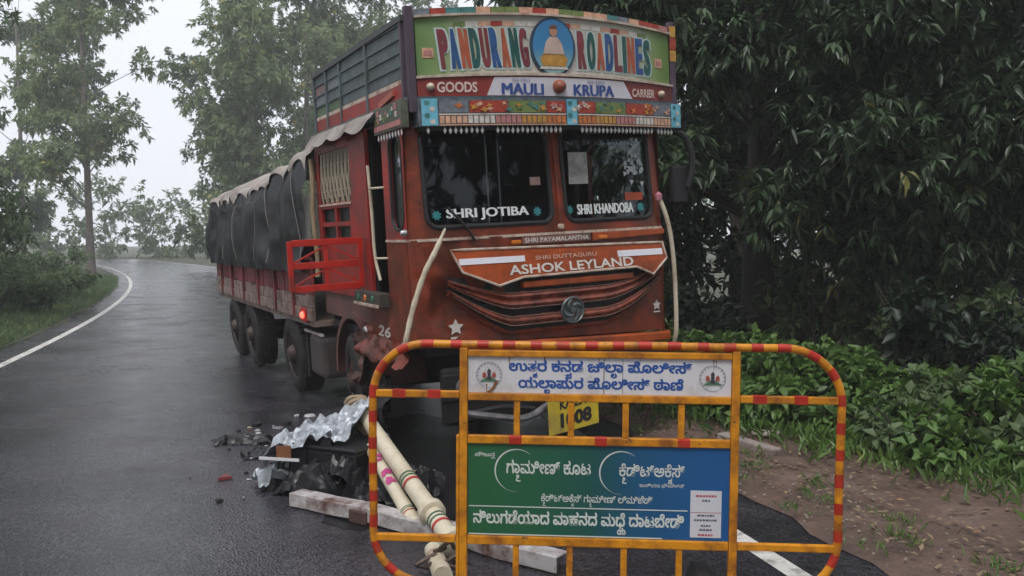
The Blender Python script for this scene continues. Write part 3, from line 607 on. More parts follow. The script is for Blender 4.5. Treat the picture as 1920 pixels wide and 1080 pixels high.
# visor return along the side
sv = part(MB().box(CL - 0.04, CL + 0.02, -0.02, 0.66, 2.745, 2.955), 'visor_return', M('return_ground', (0.09, 0.10, 0.07), 0.5, var=0.5, scale=16), visor)
part(MB().box(CL - 0.046, CL - 0.041, 0.0, 0.64, 2.765, 2.81), 'painted_line', ORN['pink'], visor)
rg = random.Random(9)
for k in range(16):
    y, z, s_ = rg.uniform(0.02, 0.6), rg.uniform(2.84, 2.93), rg.uniform(0.015, 0.03)
    part(MB().prism([(y + s_ * (1.5 if q % 2 else 0.6) * math.cos(q * math.pi / 4), z + s_ * math.sin(q * math.pi / 4)) for q in range(8)], sm, 0.041, 0.045), 'painted_ornament', ORN[rg.choice(('white', 'green', 'teal', 'pink'))], visor)
fr = MB()
for k in range(9): fr.lathe([(-0.02, 0), (0.0, 0.008), (0.012, 0.007), (0.04, 0.002)], 6, 'z', (CL - 0.03, 0.02 + 0.07 * k, 2.70))
kind(part(fr, 'tassel_fringe', BEAD, visor, smooth=True), 'stuff')

band = part(MB().slab(0.24, 2.76, 2.985, lambda x: 3.125 + 0.03 * bulge(x), vm, -0.05, 0.02, 28, 1), 'name_band', MAROON)
part(MB().slab(0.0, 1.0, 2.992, 3.118, lambda u, z, o: (lambda x: vm(x, z + 0.028 * bulge(x) * (z - 2.992) / 0.126, o))((0.80 + 0.07 * (z - 2.992) / 0.126) * (1 - u) + (2.24 - 0.10 * (z - 2.992) / 0.126) * u), 0.012, 0.026, 20, 1), 'white_field', SIGNWHITE, band)
part(MB().slab(0.23, 2.77, 2.968, 2.984, vm, -0.03, 0.035, 24, 1), 'band_rail', M('dark_teal_rail', (0.06, 0.10, 0.12), 0.5), band)
part(MB().slab(0.23, 2.77, lambda x: 3.126 + 0.032 * bulge(x), lambda x: 3.146 + 0.036 * bulge(x), vm, -0.03, 0.035, 24, 1), 'band_rail', TRIM, band)
PALE = M('pale_rose_letters', (0.66, 0.50, 0.46), 0.5)
put_text('lettering', band, PALE, 'GOODS', (0.39, 0.72, 3.015, 3.10), vm, 0.026, offset=0.03)
put_text('lettering', band, PALE, 'CARRIER', (2.24, 2.52, 3.01, 3.085), vm, 0.026, offset=0.03)
put_text('lettering', band, NAVY, 'MAULI', (0.93, 1.30, 3.0, 3.092), vm, 0.031, fat=0.006)
put_text('lettering', band, NAVY, 'KRUPA', (1.60, 2.02, 3.0, 3.095), vm, 0.031, fat=0.006)
FADE = M('faded_blue_letters', (0.30, 0.33, 0.45), 0.5)
put_text('lettering', band, FADE, 'SHRI', (1.02, 1.18, 3.105, 3.13), vm, 0.031, offset=0.02)
put_text('lettering', band, FADE, 'SHRI', (1.74, 1.92, 3.105, 3.13), vm, 0.031, offset=0.02)
for x, z, r_, m_ in ((0.335, 3.06, 0.03, CREAM), (2.60, 3.05, 0.03, CREAM), (1.45, 3.07, 0.058, M('rust_lamp', (0.30, 0.09, 0.05), 0.4))):
    c = vm(x, z, 0.02); lm = part(MB().lathe([(-0.02 - 1.1 * r_, 0), (-0.02 - 0.95 * r_, 0.5 * r_), (-0.02 - 0.5 * r_, 0.9 * r_), (-0.02, r_), (0.0, r_)], 18, 'y', c), 'marker_lamp', m_, band, smooth=True)
# big sign
SIGNBG = ramp_x('sign_ground', [(0.24, (0.12, 0.24, 0.06)), (0.52, (0.24, 0.36, 0.14)), (0.75, (0.58, 0.58, 0.44)), (1.6, (0.62, 0.58, 0.54)), (2.35, (0.56, 0.58, 0.46)), (2.6, (0.24, 0.34, 0.12)), (2.74, (0.14, 0.25, 0.05))], 0.5)
zt = lambda x: 3.60 + 0.05 * bulge(x); zb = lambda x: 3.148 + 0.04 * bulge(x)
def sgm(x, z, o=0.0): return vm(x, z, o)
board = part(MB().slab(0.25, 2.75, zb, zt, vm, -0.04, 0.0, 30, 3), 'sign_board', SIGNBG)
part(MB().slab(0.24, 2.76, zt, lambda x: zt(x) + 0.018, vm, -0.05, 0.03, 28, 1), 'sign_rail', TRIM, board)
cols = ['slate', 'red', 'teal', 'teal', 'peach', 'green', 'green', 'peach', 'red', 'peach', 'green', 'green', 'peach', 'peach', 'teal', 'slate', 'peach', 'red', 'red', 'pink']
for k, c in enumerate(cols):
    a = 0.25 + 2.5 * k / len(cols); part(MB().slab(a + 0.003, a + 0.122, lambda x: zt(x) + 0.019, lambda x: zt(x) + 0.07, vm, -0.04, 0.0, 2, 1), 'crest_tile', ORN[c], board)
cols = ['green', 'white', 'peach', 'red', 'peach', 'white', 'white', 'peach', 'red']
for k, c in enumerate(cols + cols[::-1]):
    a = 0.55 + 1.9 * k / 18; part(MB().slab(a + 0.003, a + 0.1, lambda x: zt(x) - 0.085, lambda x: zt(x) - 0.045, vm, 0.0, 0.0035, 1, 1), 'painted_tile', ORN[c], board)
def letters(word, x0, x1, cols, zlo, zhi):
    n = len(word); wd = [0.55 if c == 'I' else 1.0 for c in word]; tot = sum(wd); x = x0
    for c, k, col in zip(word, wd, cols):
        ww = (x1 - x0) * k / tot; a, b = x + 0.008, x + ww - 0.010
        lo, hi = zlo + 0.04 * bulge(x), zhi + 0.045 * bulge(x)
        sl = lambda X, Z, o, lo=lo: vm(X - 0.10 * (Z - lo - 0.2) * (1 if X < 1.4 else 0.2), Z, o)
        put_text('letter_outline', board, LET['halo'], c, (a - 0.008, b + 0.010, lo - 0.016, hi + 0.012), sl, 0.005, fat=0.012, offset=0.03)
        put_text('letter', board, LET[col], c, (a + 0.004, b - 0.004, lo, hi), sl, 0.009, fat=0.009, offset=0.02)
        x += ww
LET = dict(halo=M('letter_halo', (0.50, 0.62, 0.60), 0.5), m=M('letter_maroon', (0.20, 0.04, 0.05), 0.5, var=0.3, scale=9), b=M('letter_blue', (0.03, 0.09, 0.25), 0.5, var=0.3, scale=9),
           o=M('letter_orange', (0.42, 0.10, 0.05), 0.5, var=0.25, scale=9), g=M('letter_green', (0.02, 0.10, 0.09), 0.5, var=0.3, scale=9))
letters('PANDURANG', 0.42, 1.19, 'mbogmbogm', 3.19, 3.505)
letters('ROADLINES', 1.66, 2.50, 'mgobmgobg', 3.19, 3.505)
for x in (0.34, 2.60):
    part(MB().slab(x - 0.045, x + 0.045, 3.29, 3.37, vm, 0.0, 0.005, 2, 1), 'painted_tile', ORN['peach'], board)
    part(MB().slab(x - 0.03, x + 0.03, 3.31, 3.35, vm, 0.0055, 0.008, 2, 1), 'painted_tile', ORN['pink'], board)
# oval medallion with a seated figure
mc = (1.42, 3.40); ell = lambda rx, rz, dz=0: [(mc[0] + rx * math.cos(k * math.pi / 18), mc[1] + dz + rz * math.sin(k * math.pi / 18)) for k in range(36)]
med = part(MB().prism(ell(0.215, 0.245), vm, 0.0, 0.018), 'medallion', M('medallion_rim', (0.03, 0.06, 0.10), 0.5), board)
part(MB().prism(ell(0.195, 0.225), vm, 0.0, 0.022), 'medallion_field', ramp_x('medallion_blue', [(3.15, (0.38, 0.45, 0.36)), (3.32, (0.20, 0.42, 0.48)), (3.45, (0.05, 0.26, 0.52)), (3.7, (0.04, 0.22, 0.48))], 0.5, axis=2), board)
def fig(poly, mat, d): part(MB().prism([(mc[0] + x, mc[1] + z) for x, z in poly], vm, 0.021, d), 'painted_figure', mat, board)
fig([(-0.11, -0.16), (0.11, -0.16), (0.13, -0.10), (0.09, -0.05), (-0.09, -0.05), (-0.13, -0.10)], ORN['gold'], 0.026)
fig([(-0.10, -0.06), (0.10, -0.06), (0.075, 0.03), (0.035, 0.08), (-0.035, 0.08), (-0.075, 0.03)], M('figure_cloth', (0.55, 0.42, 0.36), 0.6), 0.029)
fig([(0.036 * math.cos(a), 0.125 + 0.045 * math.sin(a)) for a in [k * math.pi / 8 for k in range(16)]], M('figure_skin', (0.42, 0.22, 0.15), 0.6), 0.031)
fig([(0.035 * math.cos(a), 0.150 + 0.03 * math.sin(a)) for a in [k * math.pi / 8 for k in range(9)]], M('figure_hair', (0.16, 0.07, 0.05), 0.6), 0.034)
fig([(-0.14, -0.185), (0.14, -0.185), (0.12, -0.165), (-0.12, -0.165)], ORN['white'], 0.027)
# corner posts
part(MB().bar((0.195, 0.0, 2.86), (0.195, 0.0, 3.69), 0.07, 0.06), 'corner_post', PLUM, bevel=0.006)
pr = part(MB().bar((2.79, 0.02, 2.96), (2.79, 0.02, 3.72), 0.06, 0.05), 'corner_post', PLUM)
for k, c in enumerate(('gold', 'red', 'gold')): part(MB().box(2.757, 2.823, -0.014, -0.007, 3.36 + 0.11 * k, 3.46 + 0.11 * k), 'painted_ornament', ORN[c], pr)

# --- slatted crown over the cab
SX = 0.16
FG = M('faded_green', (0.10, 0.16, 0.09), 0.6, var=0.3); FP_ = M('faded_pink', (0.22, 0.13, 0.14), 0.6, var=0.3)
bays = [(0.06, 0.92, 'a'), (0.97, 1.72, 'a'), (1.77, 2.20, 'b'), (2.25, 2.66, 'c')]
MULT = {'a': [SLATE] * 5, 'b': [FG, SLATE, ORN['slate'], SLATE, SLATE], 'c': [FG, ORN['slate'], FP_, SLATE, SLATE]}
crown_ = part(MB().box(SX - 0.01, SX + 0.03, 0.05, 2.70, 3.10, 3.135), 'crown_side', TRIM)
for y0, y1, kd in bays:
    for k in range(4):
        z0 = 3.14 + 0.108 * k
        part(MB().box(SX - 0.005, SX + 0.02, y0, y1, z0, z0 + 0.098 - 0.00), 'plank', MULT[kd][k], crown_, bevel=0.004)
        part(MB().bar((SX - 0.012, y0 + 0.01, z0 + 0.1), (SX - 0.012, y1 - 0.01, z0 + 0.1), 0.012, 0.014), 'plank_bead', SLATE, crown_)
for y in (0.045, 0.945, 1.745, 2.225, 2.68): part(MB().box(SX - 0.025, SX + 0.03, y - 0.02, y + 0.02, 2.98, 3.60), 'crown_post', PLUM if y < 0.1 else SLATE, crown_)
part(MB().bar((SX, 0.0, 3.60), (SX, 2.72, 3.57), 0.06, 0.045), 'top_rail', M('dark_rail', (0.06, 0.065, 0.07), 0.5), crown_)
part(MB().box(SX - 0.012, SX + 0.02, 0.05, 2.70, 2.985, 3.098), 'maroon_board', REDPAINT, crown_)
part(MB().bar((SX - 0.02, 0.26, 3.05), (SX - 0.02, 0.62, 2.99), 0.03, 0.05), 'painted_arrow', M('salmon_paint', (0.42, 0.12, 0.08), 0.5), crown_)
part(MB().box(SX - 0.02, SX + 0.04, 0.0, 2.72, 2.95, 2.983), 'lower_rail', M('grey_rail', (0.13, 0.14, 0.15), 0.5), crown_)
part(MB().box(2.70, 2.74, 0.06, 2.70, 2.96, 3.58), 'crown_far_side', SLATE)
part(MB().box(SX + 0.03, 2.70, 2.66, 2.70, 2.86, 3.56), 'crown_back', SLATE)
part(MB().box(SX + 0.03, 2.70, 0.03, 2.66, 2.90, 2.94), 'crown_floor', SLATE)

# --- number plate and what hangs under the cab
pm = lambda x, z, o: (x, -0.16 - o + 0.10 * (x - 1.5), z + 0.06 * (x - 1.5))
plate = part(MB().slab(1.20, 1.74, 0.13, 0.44, pm, 0, 0.012, 3, 2), 'number_plate', YELLOW, bevel=0.004)
put_text('lettering', plate, BLACK, 'KA 23 A', (1.32, 1.66, 0.335, 0.415), pm, 0.016, offset=0.035)
put_text('lettering', plate, BLACK, '1008', (1.32, 1.66, 0.175, 0.305), pm, 0.016, offset=0.05)
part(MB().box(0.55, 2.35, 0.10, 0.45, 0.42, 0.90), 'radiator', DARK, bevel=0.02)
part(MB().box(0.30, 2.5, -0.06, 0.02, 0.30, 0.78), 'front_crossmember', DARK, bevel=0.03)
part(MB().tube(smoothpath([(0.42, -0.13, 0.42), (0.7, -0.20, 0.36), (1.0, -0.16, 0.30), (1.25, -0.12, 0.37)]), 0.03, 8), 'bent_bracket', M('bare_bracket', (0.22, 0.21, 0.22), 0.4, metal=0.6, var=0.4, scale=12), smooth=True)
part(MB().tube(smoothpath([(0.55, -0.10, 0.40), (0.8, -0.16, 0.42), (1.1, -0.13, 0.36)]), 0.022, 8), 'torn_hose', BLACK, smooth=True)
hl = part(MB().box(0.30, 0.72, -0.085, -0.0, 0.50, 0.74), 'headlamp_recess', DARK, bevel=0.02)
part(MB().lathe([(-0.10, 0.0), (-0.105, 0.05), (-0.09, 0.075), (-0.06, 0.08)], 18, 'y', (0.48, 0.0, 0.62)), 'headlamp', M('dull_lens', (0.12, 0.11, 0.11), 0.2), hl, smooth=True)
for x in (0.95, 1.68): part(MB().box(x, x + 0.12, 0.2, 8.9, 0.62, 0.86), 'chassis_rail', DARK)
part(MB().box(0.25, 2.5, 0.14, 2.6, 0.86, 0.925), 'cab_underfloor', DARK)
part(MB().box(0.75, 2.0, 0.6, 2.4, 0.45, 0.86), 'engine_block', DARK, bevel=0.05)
# wheel arch of the steer axle, torn bracket
arch = MB()
for k in range(15):
    a = R(-8 + 196 * k / 14); arch.v += [(CL - 0.03, 1.72 + 0.60 * math.cos(a), 0.56 + 0.58 * math.sin(a)), (CL + 0.5, 1.72 + 0.60 * math.cos(a), 0.56 + 0.58 * math.sin(a)), (CL - 0.03, 1.72 + 0.54 * math.cos(a), 0.56 + 0.52 * math.sin(a))]
for k in range(14): a = k * 3; arch.f += [(a, a + 3, a + 4, a + 1), (a, a + 2, a + 5, a + 3)]
part(arch, 'mudguard', M('mudguard_brown', (0.15, 0.055, 0.045), 0.6, dirt=DIRT, damt=0.5), smooth=True)
part(MB().box(CL + 0.01, CL + 0.04, 1.22, 2.72, 1.06, 1.30), 'sill_board', M('sill_brown', (0.16, 0.07, 0.06), 0.65, dirt=DIRT, damt=0.5))
part(MB().box(CL - 0.02, CL + 0.2, 1.12, 1.38, 0.86, 1.06), 'torn_bracket', RUSTRED, bevel=0.05)
part(MB().lathe([(-0.02, 0.0), (-0.015, 0.05), (0.0, 0.06)], 14, 'x', (CL - 0.02, 1.30, 0.98)), 'bracket_cap', CHROME, smooth=True)
def torn(seed, ax, bx, az, bz, x0, amp):
    def f(u, v):
        y = ax + (bx - ax) * u; z = az + (bz - az) * v - 0.08 * (1 - v) * abs(nz2(u * 5, 2, 1, seed))
        return (x0 - 0.10 * (1 - v) * abs(nz2(u * 3, v, 1, seed + 2)) * 3 + amp * (nz2(y * 6, z * 6, 1, seed) - abs(nz2(y * 9, z * 9, 1, seed + 3))), y + 0.05 * nz2(z * 7, y, 1, seed), z)
    return f
for sd_, a_, m_, nm_ in ((3, (0.14, 1.16, 0.80, 0.985, CL - 0.01, 0.05), M('torn_red_skin', (0.17, 0.03, 0.014), 0.4, var=0.35, dirt=(0.05, 0.02, 0.014), damt=0.6), 'torn_side_skin'), (6, (1.05, 1.45, 0.55, 1.0, CL - 0.04, 0.08), M('scorched_skin', (0.06, 0.025, 0.018), 0.5, var=0.4), 'torn_mudguard'), (8, (0.75, 1.25, 0.18, 0.62, CL + 0.02, 0.10), DARK, 'crushed_duct')):
    q_ = part(MB().grid(torn(sd_, *a_), 26, 10), nm_, m_); w_ = q_.modifiers.new('thickness', 'SOLIDIFY'); w_.thickness = 0.004
# wheels
def wheel_proto():
    r, wd = 0.47, 0.27
    t = MB().lathe([(0, 0.27), (-0.02, 0.30), (-0.025, 0.38), (0.0, r - 0.02), (0.03, r), (wd - 0.03, r), (wd, r - 0.02), (wd + 0.01, 0.36), (wd, 0.27)], 40, 'x')
    tyre = t.build('tyre', TYRE, None, smooth=True)
    tr = MB()
    for k in range(36):
        a = 2 * math.pi * k / 36
        for s_, x0, x1 in ((0, 0.02, 0.11), (0.5, 0.15, 0.25)):
            b = a + s_ * 2 * math.pi / 36
            c = Vector((0, math.cos(b), math.sin(b))); t_ = Vector((0, -math.sin(b), math.cos(b)))
            vs_ = [Vector((x, 0, 0)) + c * rr_ + t_ * q for rr_ in (r - 0.01, r + 0.012) for x, q in ((x0, -0.026), (x1, -0.018), (x1, 0.032), (x0, 0.024))]
            tr.add(vs_, [(4, 5, 6, 7), (0, 1, 5, 4), (1, 2, 6, 5), (2, 3, 7, 6), (3, 0, 4, 7)])
    tread = tr.build('tread', TYRE, tyre)
    rim = MB().lathe([(0.0, 0.275), (-0.012, 0.265), (0.03, 0.25), (0.06, 0.21), (0.05, 0.15), (0.02, 0.13), (-0.03, 0.10), (-0.06, 0.085), (-0.07, 0.0)], 32, 'x').build('rim', RIM, tyre, smooth=True)
    for k in range(8):
        a = 2 * math.pi * k / 8; MB().lathe([(0.0, 0.0), (0.0, 0.032), (0.05, 0.032)], 10, 'x', (0.043, 0.185 * math.cos(a), 0.185 * math.sin(a))).build('hand_hole', BLACK, tyre)
    return tyre
proto = wheel_proto(); first = True
def wheel(x, y, rz=0, flip=False):
    global first
    o = proto if first else copy_tree(proto); first = False
    o.name = 'wheel'; o.parent = truck
    zl = 0.478 - 0.017 - x * math.sin(ROLL) 
    o.location = (x, y, zl); o.rotation_euler = (0, -ROLL, rz + (math.pi if flip else 0))
wheel(0.08, 1.66, R(-10)); wheel(2.66, 1.66, R(-10), True)
wheel(0.06, 4.05); wheel(2.68, 4.05, 0, True)
for y in (6.6, 7.9):
    wheel(0.06, y); wheel(2.68, y, 0, True)
    part(MB().tube([(0.2, y, 0.45), (2.5, y, 0.33)], 0.09, 10), 'axle', DARK)
for y in (1.66, 4.05): part(MB().tube([(0.25, y, 0.45), (2.5, y, 0.33)], 0.07, 10), 'axle', DARK)
# fuel tank, mud flap, side lamp
tk = part(MB().box(0.10, 0.55, 2.85, 3.42, 0.30, 0.78), 'fuel_tank', M('tank_grey', (0.10, 0.085, 0.085), 0.5, metal=0.3, dirt=DIRT, damt=0.5), bevel=0.06)
part(MB().box(0.06, 0.09, 2.70, 3.45, 0.80, 0.825), 'tank_rail', M('pale_rail', (0.45, 0.40, 0.40), 0.5, dirt=DIRT), tk)
part(MB().box(0.10, 0.12, 3.48, 3.54, 0.25, 0.85), 'mud_flap', TYRE)
lampm = bpy.data.materials.new('lit_red_lens'); lampm.use_nodes = True; b_ = lampm.node_tree.nodes['Principled BSDF']
b_.inputs['Base Color'].default_value = (0.6, 0.01, 0.01, 1); b_.inputs['Emission Color'].default_value = (1.0, 0.05, 0.03, 1); b_.inputs['Emission Strength'].default_value = 6.0
lh = part(MB().box(-0.03, 0.03, 2.98, 3.22, 0.94, 1.10), 'lamp_housing', M('lamp_red', (0.35, 0.015, 0.012), 0.35), bevel=0.015)
part(MB().lathe([(-0.03, 0), (-0.025, 0.025), (-0.005, 0.04), (0, 0.04)], 14, 'x', (-0.03, 3.10, 1.02)), 'side_lamp', lampm, lh, smooth=True)

# --- load body
X0, X1, Y0, Y1 = 0.02, 2.72, 2.80, 9.1
part(MB().box(X0, X1, Y0, Y1, 0.90, 0.96), 'load_floor', PLANKDIRTY)
side = part(MB().box(X0 - 0.03, X0 + 0.02, Y0, Y1, 0.962, 1.10), 'load_side', PLANKDIRTY, bevel=0.006)
y = Y0; k = 0; rg = random.Random(11)
while y < Y1 - 0.1:
    wd = rg.uniform(0.20, 0.30); y1 = min(y + wd, Y1)
    part(MB().box(X0 - 0.02 + rg.uniform(-0.006, 0.006), X0 + 0.02, y + 0.006, y1 - 0.006, 1.105, 1.235 + rg.uniform(-0.01, 0.01)), 'plank', PLANKDIRTY, side, bevel=0.006)
    part(MB().box(X0 - 0.01 + rg.uniform(-0.008, 0.008), X0 + 0.03, y + 0.008, y1 - 0.008, 1.24, 1.66), 'plank', PLANKRED, side, bevel=0.006)
    if k % 4 == 3: part(MB().box(X0 - 0.05, X0 - 0.012, y - 0.03, y + 0.03, 0.97, 1.68), 'stake', PLANKRED, side)
    y = y1; k += 1
part(MB().bar((X0 - 0.03, Y0, 1.665), (X0 - 0.03, Y1, 1.665), 0.05, 0.05), 'side_rail', PLANKRED, side)
part(MB().box(X1 - 0.02, X1 + 0.02, Y0, Y1, 0.96, 1.66), 'load_side', PLANKRED)
part(MB().box(X0, X1, Y1 - 0.04, Y1, 0.962, 1.66), 'tailboard', PLANKRED)
part(MB().box(X0 - 0.035, X0 - 0.028, 5.5, 5.62, 1.0, 1.06), 'side_marker', M('marker_blue', (0.10, 0.10, 0.40), 0.3), side)
# black mirror and its arm on the far corner
ma = part(MB().tube(smoothpath([(2.66, 0.05, 2.74), (2.84, -0.02, 2.70), (2.93, -0.05, 2.55), (2.94, -0.05, 2.36), (2.90, -0.03, 2.2)]), 0.032, 8), 'mirror_arm', BLACK, smooth=True)
part(MB().slab(2.74, 2.92, 2.05, 2.40, lambda x, z, o: (x, 0.05 - o, z), 0, 0.07, 2, 2), 'mirror', BLACK, ma, bevel=0.02)

# tarpaulin over the load (lies on the truck: its own thing)
def tarp_pt(u, v, off=0.0):
    y = Y0 - 0.05 + (Y1 - Y0 + 0.1) * v
    prof = [(-0.07, 1.50), (-0.09, 1.9), (-0.06, 2.30), (0.02, 2.56), (0.28, 2.74), (0.8, 2.92), (1.37, 2.98), (1.94, 2.92), (2.46, 2.74), (2.74, 2.5), (2.82, 1.9), (2.80, 1.5)]
    t = u * (len(prof) - 1); i = min(int(t), len(prof) - 2); f = t - i
    x = prof[i][0] * (1 - f) + prof[i + 1][0] * f; z = prof[i][1] * (1 - f) + prof[i + 1][1] * f
    n1 = nz2(y * 1.2, u * 9, 1.0, 2) * 0.06 + nz2(y * 5, u * 12, 1.0, 5) * 0.03 + (0.035 * math.sin(y * 8 + 5 * u + 2 * nz2(y, u, 1.5, 3)) + 0.05 * abs(nz2(y * 2.6, u * 16, 1.0, 8))) * (1 if u < 0.3 else 0.3)
    d = Vector((x - 1.37, 0, z - 1.6)).normalized()
    return (x + d.x * (n1 + off), y, z + d.z * (n1 + off) - 0.12 * (v - 0.0) * (1 if 0.2 < u < 0.8 else 0.3) + 0.20 * max(0, 1 - v / 0.35) * min(max((u - 0.12) / 0.15, 0), 1))
tp = MB().grid(lambda u, v: tarp_pt(u, v), 66, 110).build('tarpaulin', TARP, None, smooth=True); tp.matrix_world = mw
tag(tp, 'black plastic tarpaulin stretched over the load behind the truck cab', 'tarpaulin')
rp_ = random.Random(14)
for k in range(5):
    v0 = 0.05 + 0.17 * k + rp_.uniform(-0.03, 0.03); v1 = v0 + rp_.uniform(-0.08, 0.08)
    pts_ = [Vector(tarp_pt(0.02 + 0.27 * q / 8, v0 + (v1 - v0) * q / 8, 0.02)) for q in range(9)]
    part(MB().tube(pts_, 0.005, 5), 'rope', M('tie_rope', (0.22, 0.21, 0.20), 0.8), tp)
def canv(u, v):
    lo = 0.235 + 0.03 * abs(math.sin(v * 44)) + 0.01 * nz2(v * 30, 1, 1)
    return tarp_pt(lo + (1 - 2 * lo) * u, v, 0.025)
cv = MB().grid(canv, 30, 150).build('canvas_sheet', CANVAS, None, smooth=True); cv.matrix_world = mw
tag(cv, 'weathered grey canvas sheet with scalloped edge laid over the black tarpaulin', 'canvas sheet')

# ================================================================== BARRICADE
BAR = empty('police_barricade', (0.404, 3.929, 0.0), R(-3.5), 'orange tubular police barricade with red bands and two Kannada sign panels', 'barricade')
BAR.rotation_euler = (0, R(0.4), R(-3.5))
bm_ = lambda x, z, o=0.0: (x, -o, z)
fp = rrect(-1.05, 1.05, 0.29, 1.40, 0.25, 10)
loop = densify(fp, 0.06)
loop = [(x + 0.004 * nz2(x, z, 3.1, 5), z + 0.005 * nz2(x, z, 2.3, 9)) for x, z in loop]      # knocked slightly out of true
part(MB().tube([(x, 0, z) for x, z in loop], 0.0185, 12, closed=True), 'outer_tube', ORANGE, BAR, smooth=True)
# red tape bands along the tube
seg = [0.0]
for i in range(len(loop)): seg.append(seg[-1] + math.dist(loop[i], loop[(i + 1) % len(loop)]))
def at_loop(s):
    s %= seg[-1]; i = int(np.searchsorted(seg, s, 'right')) - 1; i = min(i, len(loop) - 1); f = (s - seg[i]) / max(seg[i + 1] - seg[i], 1e-9); a, b = loop[i], loop[(i + 1) % len(loop)]
    return (a[0] + (b[0] - a[0]) * f, 0, a[1] + (b[1] - a[1]) * f)
nb = int(seg[-1] / 0.122)
rg = random.Random(4)
for k in range(nb):
    s0 = k * seg[-1] / nb + rg.uniform(-0.006, 0.006); L = 0.055 + rg.uniform(-0.006, 0.006)
    if at_loop(s0)[2] < 0.5 and abs(at_loop(s0)[0]) < 0.98: continue
    part(MB().tube([at_loop(s0 + L * q / 4) for q in range(5)], 0.0197, 12, cap=False), 'red_band', BANDRED, BAR, smooth=True)
PW = 0.036
for x, tz in ((-0.632, 0.0), (0.585, 0.0)): part(MB().box(x - PW / 2, x + PW / 2, -0.02, 0.016, 0.10, 1.385), 'post', ORANGE, BAR, bevel=0.004)
part(MB().box(-0.665, -0.651, -0.017, 0.014, 0.30, 0.985), 'post_backing', ORANGE, BAR, bevel=0.003)
for z, xa, xb in ((1.17, -1.035, -0.652), (1.17, 0.605, 1.035), (0.502, -1.035, -0.668), (0.502, 0.605, 1.035)):
    rl = part(MB().box(xa, xb, -0.014, 0.014, z - 0.016, z + 0.016), 'side_rail', ORANGE, BAR, bevel=0.004)
    if z > 1:
        for q in ((0.28, 0.70) if xa < 0 else (0.20, 0.62)):
            c = xa + (xb - xa) * q; part(MB().box(c - 0.03, c + 0.03, -0.0155, 0.0155, z - 0.0175, z + 0.0175), 'red_band', BANDRED, rl)
for z, h in ((1.361, 0.030), (1.163, 0.034), (0.967, 0.036), (0.503, 0.040)):
    part(MB().box(-0.613, 0.566, -0.017, 0.015, z - h / 2, z + h / 2), 'cross_rail', ORANGE, BAR, bevel=0.004)
for x in (-0.395, -0.01, 0.36): part(MB().box(x - 0.03, x + 0.03, -0.0185, 0.0165, 0.967 - 0.021, 0.967 + 0.02), 'red_band', BANDRED, BAR, bevel=0.006)
for x in (-0.39, -0.145, 0.10, 0.348):
    part(MB().box(x - 0.014, x + 0.014, -0.012, 0.012, 0.986, 1.145), 'short_bar', ORANGE, BAR, bevel=0.003)
    part(MB().box(x - 0.014, x + 0.014, -0.012, 0.012, 0.305, 0.482), 'short_bar', ORANGE, BAR, bevel=0.003)
# legs and feet, one rubber wheel
for x in (-0.632, 0.585):
    part(MB().box(x - 0.02, x + 0.02, -0.30, 0.30, 0.06, 0.098), 'foot_bar', ORANGE, BAR, bevel=0.004)
    for y in (-0.29, 0.29): part(MB().box(x - 0.022, x + 0.022, y - 0.02, y + 0.02, 0.002, 0.06), 'foot', BLACK, BAR)
wl = part(MB().lathe([(-0.04, 0.06), (-0.045, 0.15), (-0.03, 0.175), (0.03, 0.175), (0.045, 0.15), (0.04, 0.06)], 28, 'x', (0.47, 0.16, 0.185)), 'wheel', TYRE, BAR, smooth=True)
part(MB().lathe([(-0.05, 0.0), (-0.05, 0.06), (0.05, 0.06), (0.05, 0.0)], 18, 'x', (0.47, 0.16, 0.185)), 'wheel_hub', ORANGE, wl)
part(MB().tube([(0.47, 0.16, 0.185), (0.585, 0.16, 0.185), (0.585, 0.0, 0.24)], 0.012, 8), 'wheel_axle', ORANGE, wl)
# white upper panel
WP = M('panel_white', (0.66, 0.65, 0.67), 0.42, var=0.06, scale=3, dirt=(0.42, 0.39, 0.37), damt=0.32, dscale=3)
pan = part(MB().box(-0.612, 0.565, -0.004, 0.002, 1.181, 1.345), 'upper_panel', WP, BAR)
BLUEL = M('panel_blue_letters', (0.025, 0.09, 0.34), 0.45, var=0.08)
put_kannada('lettering', pan, BLUEL, 'ಉತರ ಕನಡ ಜಿಲಾ ಪೊಲೀಸ್', [('ಉತ', 'ತ', 0.5), ('ಉತರ ಕನ', 'ನ', 0.5), ('ಉತರ ಕನಡ ಜಿಲ', 'ಲ', 0.5)], -0.428, 0.392, 1.283, 0.036, bm_, 0.0055, bevel=0.035)
put_kannada('lettering', pan, BLUEL, 'ಯಲಾಪುರ ಪೊಲೀಸ್ ಠಾಣೆ', [('ಯಲ', 'ಲ', 0.5)], -0.385, 0.355, 1.207, 0.036, bm_, 0.0055, bevel=0.035)
RUSTY = M('rust_streak', (0.20, 0.08, 0.03), 0.8, var=0.4)
for x, wd in ((-0.002, 0.005), (0.083, 0.003)): part(MB().box(x, x + wd, -0.0055, -0.0045, 1.184, 1.342), 'panel_crease', M('crease_grey', (0.25, 0.23, 0.20), 0.7), pan)
part(MB().prism([(-0.53, 1.185), (-0.505, 1.20), (-0.49, 1.235), (-0.475, 1.24), (-0.49, 1.205), (-0.512, 1.18)], bm_, 0.0095, 0.0108), 'rust_streak', RUSTY, pan)
EMRED, EMGRN, EMDRK, EMRING = M('emblem_red', (0.35, 0.07, 0.05), 0.5), M('emblem_green', (0.08, 0.18, 0.10), 0.5), M('emblem_dark', (0.05, 0.045, 0.06), 0.5), M('emblem_ring', (0.36, 0.37, 0.42), 0.5)
